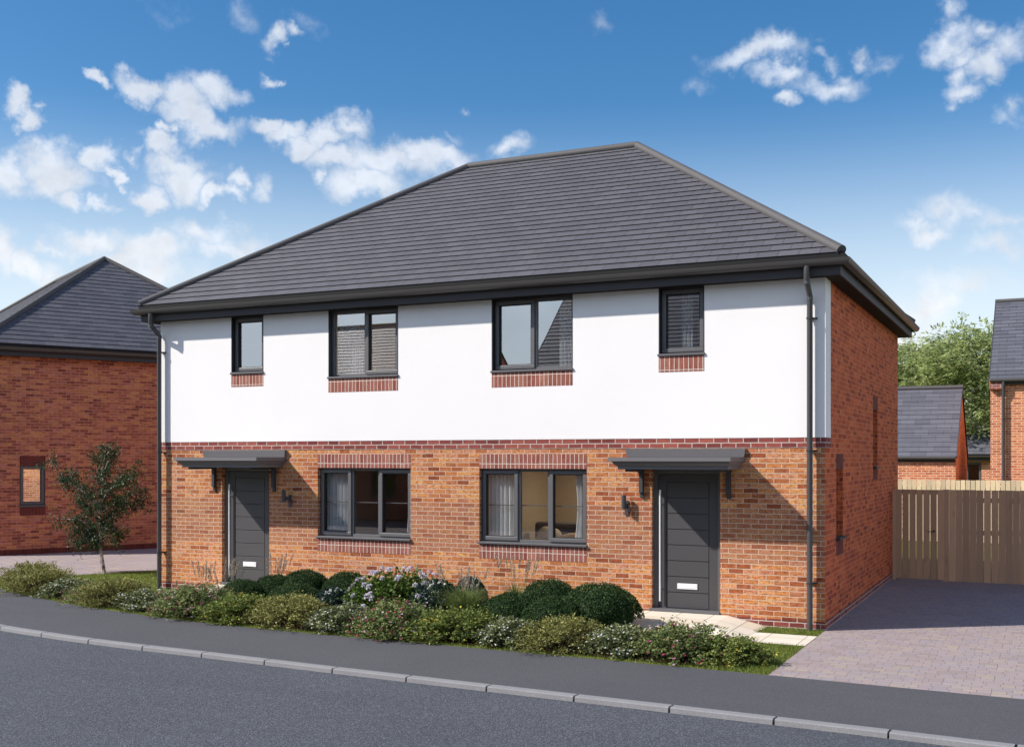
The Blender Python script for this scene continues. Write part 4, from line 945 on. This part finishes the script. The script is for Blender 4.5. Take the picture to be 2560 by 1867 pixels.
# ---- young birch
def tree_limbs(mb, limbs):
    for pts, r0, r1 in limbs: mb.tube(pts, [r0+(r1-r0)*i/(len(pts)-1) for i in range(len(pts))], 8)
birch = thing('birch_tree', 'slender young birch with pale trunk on the lawn beside the left driveway', 'tree', (-15.378,1.412,0))
tr = [((0,0,0),(-.07,0,.31),(-.12,.02,.53),(-.10,.0,.80),(-.09,-.02,1.08),(-.12,0,1.3),(-.10,.03,1.6),(-.07,.02,1.95),(0,0,2.4),(.06,0,2.78))]
lm = [(tr[0], .045, .008)]
br = [[(-.13,0,.55),(-.28,.05,.68),(-.43,.08,.80),(-.55,.1,.95)],[(-.11,0,.6),(-.3,-.1,.85),(-.46,-.15,1.14),(-.76,-.2,1.17),(-1.12,-.25,1.16)],[(-.1,0,1.0),(.1,.1,1.2),(.36,.2,1.46),(.6,.25,1.55),(.85,.3,1.42)],
      [(-.1,0,1.25),(-.4,.2,1.5),(-.82,.3,1.68),(-1.1,.35,1.95),(-1.42,.4,2.08)],[(-.1,0,1.45),(-.45,-.2,1.8),(-.85,-.3,2.05),(-1.2,-.3,2.46)],[(-.1,0,1.5),(.3,-.2,1.8),(.75,-.3,1.98),(1.12,-.35,2.08)],[(-.09,0,.9),(.2,-.1,1.0),(.5,-.2,.98),(.64,-.25,.82)],
      [(-.08,0,1.7),(.25,.25,2.05),(.55,.4,2.3)],[(-.07,0,1.9),(-.35,.2,2.2),(-.5,.3,2.5)],[(-.09,0,.95),(-.1,.4,1.3),(-.05,.7,1.6)],[(-.1,0,1.1),(0,-.4,1.4),(.1,-.7,1.7)],[(-.05,0,2.1),(.2,-.1,2.4),(.35,-.1,2.62)],[(-.1,0,1.3),(.4,0,1.6),(.9,.1,1.75)],[(-.1,0,.8),(-.5,0,.92),(-.9,.05,.85)],[(-.09,0,.75),(-.4,-.1,.72),(-.7,-.1,.62)]]
for b in br: lm.append((tuple(b), .016, .004))
mb = MB(); tree_limbs(mb, lm); mb.build('trunk', 'birch', birch, smooth=True)
tips = []; twl = []
for b in br+[list(tr[0][5:])]:
    b = [np.array(p, float) for p in b]
    for k in range(52 if len(b) > 3 else 40):
        i = random.random()**.8*(len(b)-1); j = min(int(i), len(b)-2); p = b[j]+(b[j+1]-b[j])*(i-j)
        if p[2] < .55: continue
        d = unit(unit(b[j+1]-b[j])*.5+R.normal(size=3)*.8+np.array([0,0,.1])); L = random.uniform(.12,.36); e = p+d*L+np.array([0,0,-.03]); twl.append([tuple(p), tuple(p+d*L*.5), tuple(e)])
        for m_ in range(random.randint(12, 28)): tips.append(p+(e-p)*random.uniform(.25,1.1)+R.normal(size=3)*.045)
mb = MB()
for t in twl: mb.tube(t, .0028, 4, caps=False)
mb.build('twig', 'stem', birch, recalc=False)
P = np.array(tips); n = len(P); leaf_mesh('crown', P, nrm(n,3)+np.array([0,0,-.5]), nrm(n,3)+np.array([0,-.2,.5]), .040*(.7+.6*rnd(n)), .030*(.7+.6*rnd(n)), .48+.25*nrm(n), 'leaf_birch', birch)

# ---- maples behind the far fence
def big_tree(label, loc, h, w, trunk_h, n_br, lpb, seedv, mat='leaf_tree'):
    rg = np.random.default_rng(seedv); root = thing('maple_tree', label, 'tree', loc, 0, 'maple trees behind the gardens')
    mb = MB(); mb.tube([(0,0,0),(.05,.1,trunk_h*.6),(0,0,trunk_h),(-.1,.05,h*.62),(0,0,h*.86)], [.17,.14,.12,.07,.02], 10)
    C_, O_ = [], []
    for k in range(n_br):
        z0 = trunk_h*.7+(h*.80-trunk_h*.7)*rg.random(); a = rg.random()*6.28; f = (z0-trunk_h*.7)/(h-trunk_h*.7)
        rr = w/2*(.35+1.0*math.sin(math.pi*min(.95, f*.80+.22))**.8)*rg.uniform(.62,1.0); e = np.array([math.cos(a)*rr, math.sin(a)*rr, z0+rr*rg.uniform(.12,.6)]); e[2] = min(e[2], h*.97)
        b = np.array([0,0,z0]); mid = b*.45+e*.55+np.array([0,0,.15*rr]); mb.tube([tuple(b), tuple(mid), tuple(e)], [.055,.03,.01], 6)
        for q in range(lpb):
            t = .3+.75*rg.random()**.7; p = (1-t)**2*b+2*t*(1-t)*mid+t*t*e; C_.append(p+rg.normal(size=3)*np.array([.42,.42,.20])*(.5+.8*t)); O_.append(np.array([math.cos(a), math.sin(a), .1]))
    for q in range(lpb*5):
        p = np.array([0,0,h*.9])+rg.normal(size=3)*np.array([w*.13,w*.13,h*.05]); C_.append(p); O_.append(unit(rg.normal(size=3)))
    mb.build('trunk', 'bark', root, smooth=True)
    C_ = np.array(C_); O_ = np.array(O_); n = len(C_)
    # each clump: a spray of five pointed leaflets lying nearly flat
    ps, ds, ns, tt = [], [], [], []; base = .5+.2*rg.normal(size=n); up = unit(np.array([0,0,1.0])+rg.normal(size=(n,3))*.38)
    for q in range(6):
        ang = rg.normal(size=n)*.9; side = np.cross(up, O_); d = unit(O_*np.cos(ang)[:,None]+side*np.sin(ang)[:,None]+np.array([0,0,-.12])+rg.normal(size=(n,3))*.15)
        ps.append(C_+rg.normal(size=(n,3))*.07); ds.append(d); ns.append(up); tt.append(base+.08*rg.normal(size=n))
    ps, ds, ns, tt = map(np.concatenate, (ps, ds, ns, tt)); leaf_mesh('crown', ps, ds, ns, .25*(.7+.6*rg.random(len(ps))), .085, tt, mat, root, .1)
big_tree('broad pale green maple rising above the garage roof beside the house wall', (-4.4, 41, 0), 8.2, 7.0, 2.6, 60, 62, 3)
big_tree('pale green maple with visible grey trunk between garage and tall brick house', (.15, 38.5, 0), 8.6, 6.4, 4.3, 56, 58, 5)
big_tree('pale green maple mostly hidden behind the tall brick house on the right', (4.4, 44, 0), 9.3, 7.0, 3.0, 52, 52, 9)
big_tree('distant pale maple filling the gap behind the bungalow', (-1.4, 49, 0), 8.0, 8.0, 1.8, 56, 56, 14)
big_tree('low spreading maple behind the garage', (-8.0, 46, 0), 8.6, 8.0, 2.0, 46, 50, 21)

# ================================================================== SKY, SUN, CAMERA
SUN = Vector((-1.4,-1.0,1.42)).normalized()
w = bpy.data.worlds.new('World'); SC.world = w; w.use_nodes = True; nt = w.node_tree; nt.nodes.clear()
elev = math.asin(SUN.z); azim = math.atan2(SUN.x, SUN.y)
sky = N(nt, 'ShaderNodeTexSky', sky_type='NISHITA'); sky.sun_disc = False; sky.sun_elevation = elev; sky.sun_rotation = azim; sky.air_density = 1.0; sky.dust_density = .35; sky.ozone_density = 2.2; sky.altitude = 60
S_GAIN, S_SAT, CLOUD = .69, 1.34, 5.1
hsv = N(nt, 'ShaderNodeHueSaturation', {'Saturation': S_SAT, 'Value': S_GAIN, 'Color': sky.outputs[0]}).outputs[0]
dirv = N(nt, 'ShaderNodeTexCoord').outputs['Generated']
sx = N(nt, 'ShaderNodeSeparateXYZ', {0: dirv}).outputs
az = math_(nt, 'ARCTAN2', sx[0], sx[1]); el = math_(nt, 'ARCSINE', sx[2])
warp = noise(nt, dirv, 16.0, 5, .6, col=True); warp2 = noise(nt, dirv, 46.0, 4, .6, col=True)
wv = N(nt, 'ShaderNodeVectorMath', {0: N(nt, 'ShaderNodeVectorMath', {0: warp, 1: (.5,.5,.5)}, operation='SUBTRACT').outputs[0], 3: .065}, operation='SCALE').outputs[0]
wv2 = N(nt, 'ShaderNodeVectorMath', {0: N(nt, 'ShaderNodeVectorMath', {0: warp2, 1: (.5,.5,.5)}, operation='SUBTRACT').outputs[0], 3: .02}, operation='SCALE').outputs[0]
wv = N(nt, 'ShaderNodeVectorMath', {0: wv, 1: wv2}, operation='ADD').outputs[0]
ae = N(nt, 'ShaderNodeCombineXYZ', {0: az, 1: el, 2: 0.0}).outputs[0]
ae = N(nt, 'ShaderNodeVectorMath', {0: ae, 1: N(nt, 'ShaderNodeVectorMath', {0: wv, 1: (1,1,0)}, operation='MULTIPLY').outputs[0]}, operation='ADD').outputs[0]
CLOUDS = [
(-0.7689, 0.3033, 0.0285, 0.0156, 1.0),(-0.7359, 0.3002, 0.0291, 0.02, 1.0),(-0.7136, 0.3126, 0.0294, 0.0179, 1.0),(-0.7136, 0.277, 0.0317, 0.0172, 1.0),(-0.7285, 0.2866, 0.0247, 0.0149, 1.0),(-0.8073, 0.3043, 0.0132, 0.007, 1.0),
(-0.8666, 0.2833, 0.0142, 0.0152, 1.0),(-0.8548, 0.2728, 0.0153, 0.0113, 1.0),(-0.8463, 0.2848, 0.0103, 0.0041, 0.45),(-0.8633, 0.2338, 0.0286, 0.0229, 1.0),(-0.8343, 0.2419, 0.0398, 0.021, 1.0),(-0.8239, 0.2305, 0.0338, 0.0191, 1.0),
(-0.794, 0.2447, 0.0161, 0.016, 1.0),(-0.7851, 0.232, 0.0086, 0.0075, 1.0),(-0.7479, 0.2708, 0.0099, 0.0081, 1.0),(-0.747, 0.2565, 0.0244, 0.0129, 1.0),(-0.7378, 0.2427, 0.0313, 0.0174, 1.0),(-0.7266, 0.2307, 0.0292, 0.0175, 1.0),
(-0.7598, 0.2221, 0.0176, 0.0142, 1.0),(-0.7023, 0.2193, 0.0204, 0.01, 1.0),(-0.7716, 0.2465, 0.0076, 0.0075, 0.6),(-0.6662, 0.2801, 0.0231, 0.0109, 1.0),(-0.6508, 0.2719, 0.0256, 0.0131, 1.0),(-0.6314, 0.26, 0.0305, 0.0122, 1.0),
(-0.606, 0.2685, 0.0307, 0.0133, 1.0),(-0.5863, 0.2785, 0.0238, 0.0121, 0.8),(-0.5942, 0.2504, 0.0428, 0.0157, 1.0),(-0.5486, 0.2555, 0.0552, 0.0246, 1.0),(-0.5186, 0.2637, 0.0386, 0.0179, 1.0),(-0.5665, 0.2343, 0.0431, 0.017, 1.0),
(-0.6099, 0.2367, 0.0094, 0.0056, 0.6),(-0.6469, 0.3516, 0.021, 0.0135, 0.8),(-0.6294, 0.3554, 0.0164, 0.0104, 0.7),(-0.6585, 0.3246, 0.0139, 0.0074, 0.75),(-0.6488, 0.3216, 0.0093, 0.0053, 0.6),(-0.6392, 0.3399, 0.007, 0.0042, 0.5),
(-0.8169, 0.2115, 0.0148, 0.0097, 0.8),(-0.7975, 0.2094, 0.0171, 0.0061, 0.65),(-0.6843, 0.2295, 0.008, 0.0089, 0.6),(-0.6681, 0.2276, 0.0104, 0.0123, 0.5),(-0.87, 0.1662, 0.0223, 0.0256, 1.0),(-0.848, 0.1605, 0.0227, 0.0151, 1.0),
(-0.7993, 0.1801, 0.0366, 0.0175, 0.8),(-0.8256, 0.1765, 0.0189, 0.0076, 0.5),(-0.7543, 0.168, 0.0421, 0.0201, 1.0),(-0.7761, 0.1612, 0.0305, 0.0178, 0.8),(-0.7136, 0.1869, 0.0385, 0.0135, 0.55),(-0.6872, 0.1749, 0.0321, 0.0136, 0.55),
(-0.7525, 0.155, 0.0489, 0.018, 0.8),(-0.8326, 0.1561, 0.0251, 0.0131, 0.7),(-0.4814, 0.3041, 0.0077, 0.0061, 0.35),(-0.5026, 0.2826, 0.0145, 0.0056, 0.25),(-0.4482, 0.2719, 0.0205, 0.0134, 0.6),(-0.6777, 0.3743, 0.0161, 0.0122, 0.22),
(-0.6197, 0.3698, 0.0165, 0.0124, 0.22),(-0.7359, 0.3682, 0.0134, 0.01, 0.16),(-0.229, 0.3349, 0.0435, 0.0147, 0.7),(-0.2137, 0.3382, 0.0251, 0.0104, 0.55),(-0.1815, 0.3339, 0.0157, 0.0073, 0.45),(-0.208, 0.3185, 0.0295, 0.0095, 0.65),
(-0.1721, 0.3113, 0.0378, 0.0126, 0.6),(-0.1628, 0.3219, 0.0133, 0.0083, 0.4),(-0.207, 0.2953, 0.0141, 0.0082, 0.6),(-0.1261, 0.3237, 0.0152, 0.0123, 0.4),(-0.1443, 0.332, 0.0088, 0.0058, 0.3),(-0.1834, 0.3445, 0.0113, 0.0052, 0.22),
(-0.0787, 0.3546, 0.0147, 0.0109, 0.5),(-0.0743, 0.335, 0.0229, 0.018, 0.75),(-0.0604, 0.3215, 0.0186, 0.0121, 0.7),(-0.0398, 0.3123, 0.0243, 0.02, 0.75),(-0.0647, 0.3051, 0.0145, 0.0163, 0.65),(-0.0604, 0.2901, 0.0206, 0.0103, 0.65),
(-0.0364, 0.2967, 0.0122, 0.0081, 0.4),(-0.0752, 0.2822, 0.0094, 0.0058, 0.35),(-0.0432, 0.3393, 0.0183, 0.0099, 0.5),(-0.0246, 0.3269, 0.022, 0.0197, 0.6),(-0.0213, 0.2813, 0.012, 0.0122, 0.45),(-0.0263, 0.2717, 0.0121, 0.0072, 0.3),
(-0.3708, 0.3671, 0.0144, 0.0084, 0.2),(-0.2775, 0.3147, 0.0117, 0.0086, 0.2),(-0.0955, 0.1877, 0.0254, 0.0088, 0.5),(-0.0726, 0.2024, 0.027, 0.0119, 0.35),(-0.0518, 0.199, 0.0225, 0.0086, 0.3),(-0.0297, 0.1918, 0.0241, 0.0128, 0.4),
(-0.0364, 0.17, 0.0342, 0.0151, 0.55),(-0.092, 0.1285, 0.0399, 0.0289, 0.6),(-0.0621, 0.1454, 0.0349, 0.0175, 0.35),(-0.1009, 0.1084, 0.0423, 0.0247, 0.7)]
acc = None
for (a_, e_, ra, re, st) in CLOUDS:
    dd = N(nt, 'ShaderNodeVectorMath', {0: N(nt, 'ShaderNodeVectorMath', {0: ae, 1: (a_, e_, 0)}, operation='SUBTRACT').outputs[0], 1: (1/ra, 1/re, 0)}, operation='MULTIPLY').outputs[0]
    ln = N(nt, 'ShaderNodeVectorMath', {0: dd}, operation='LENGTH').outputs['Value']
    b = math_(nt, 'MULTIPLY_ADD', ln, -st, st)
    acc = b if acc is None else math_(nt, 'MAXIMUM', acc, b)
fb = noise(nt, dirv, 27.0, 8, .56); fb2 = noise(nt, dirv, 7.0, 4, .55)
dens = math_(nt, 'ADD', acc, math_(nt, 'MULTIPLY', math_(nt, 'SUBTRACT', fb, .5), 1.15))
mr = N(nt, 'ShaderNodeMapRange', {0: dens, 1: -.06, 2: .72, 3: 0.0, 4: 1.0}, interpolation_type='SMOOTHSTEP').outputs[0]
# broken cloud out of view, brightened as added fill light; mirrored in window glass
fill_cloud = N(nt, 'ShaderNodeMapRange', {0: math_(nt, 'ADD', noise(nt, dirv, 4.5, 7, .6), math_(nt, 'MULTIPLY', el, -.25)), 1: .36, 2: .56, 3: 0.0, 4: .9}, interpolation_type='SMOOTHSTEP').outputs[0]
back = N(nt, 'ShaderNodeMapRange', {0: math_(nt, 'ADD', math_(nt, 'MULTIPLY', sx[0], .4307), math_(nt, 'MULTIPLY', sx[1], -.9025)), 1: -.80, 2: -.45, 3: 0.0, 4: 1.0}).outputs[0]
high = N(nt, 'ShaderNodeMapRange', {0: el, 1: .40, 2: .55, 3: 0.0, 4: 1.0}).outputs[0]
fill_cloud = math_(nt, 'MULTIPLY', fill_cloud, math_(nt, 'MAXIMUM', back, high))
hz = N(nt, 'ShaderNodeMapRange', {0: el, 1: .05, 2: .31, 3: 1.0, 4: 0.0}, interpolation_type='SMOOTHSTEP').outputs[0]
shade = N(nt, 'ShaderNodeMapRange', {0: noise(nt, N(nt, 'ShaderNodeVectorMath', {0: dirv, 1: (.006,.004,-.012)}, operation='ADD').outputs[0], 30.0, 5, .6), 1: .3, 2: .7, 3: .84, 4: 1.06}).outputs[0]
cc = mix(nt, hz, (.74*CLOUD,.82*CLOUD,.95*CLOUD), (1.0*CLOUD,1.02*CLOUD,1.05*CLOUD))
cc = mix(nt, 1.0, cc, N(nt, 'ShaderNodeCombineColor', {0: shade, 1: shade, 2: shade}).outputs[0], 'MULTIPLY')
hsv = mix(nt, math_(nt, 'MULTIPLY', hz, .86), hsv, (4.7,5.15,5.5))
fin = mix(nt, mr, hsv, cc)
gc = N(nt, 'ShaderNodeMapRange', {0: el, 1: .12, 2: .6, 3: 5.8, 4: 19.0}).outputs[0]
gcol = mix(nt, N(nt, 'ShaderNodeMapRange', {0: el, 1: .2, 2: .6, 3: 0.0, 4: 1.0}).outputs[0], (.86,.97,1.08), (1.0,.975,.95))
fin = mix(nt, fill_cloud, fin, mix(nt, 1.0, gcol, N(nt, 'ShaderNodeCombineColor', {0: gc, 1: gc, 2: gc}).outputs[0], 'MULTIPLY'))
bgd = N(nt, 'ShaderNodeBackground', {'Color': fin, 'Strength': .118}); wo = N(nt, 'ShaderNodeOutputWorld'); nt.links.new(bgd.outputs[0], wo.inputs[0])
ld = bpy.data.lights.new('sun', 'SUN'); ld.energy = 4.05; ld.angle = rad(1.1); ld.color = (1.0,.93,.85)
lo = bpy.data.objects.new('sun', ld); COL.objects.link(lo); lo.rotation_euler = (-SUN).to_track_quat('-Z', 'Y').to_euler(); lo.location = (-30,-22,30)
cd = bpy.data.cameras.new('camera'); cam = bpy.data.objects.new('camera', cd); COL.objects.link(cam); SC.camera = cam
cam.location = (2.8975,-16.5589,2.5); cam.rotation_euler = (rad(90), 0, .4452); cd.sensor_width = 36; cd.lens = 36*2804.9/2560; cd.shift_y = 210.1/2560; cd.clip_end = 2000
vs = SC.view_settings; vs.view_transform = 'Standard'; vs.look = 'None'; vs.gamma = 1; vs.exposure = .74
SC.cycles.max_bounces = 8; SC.cycles.transparent_max_bounces = 16
SC.cycles.use_denoising = True
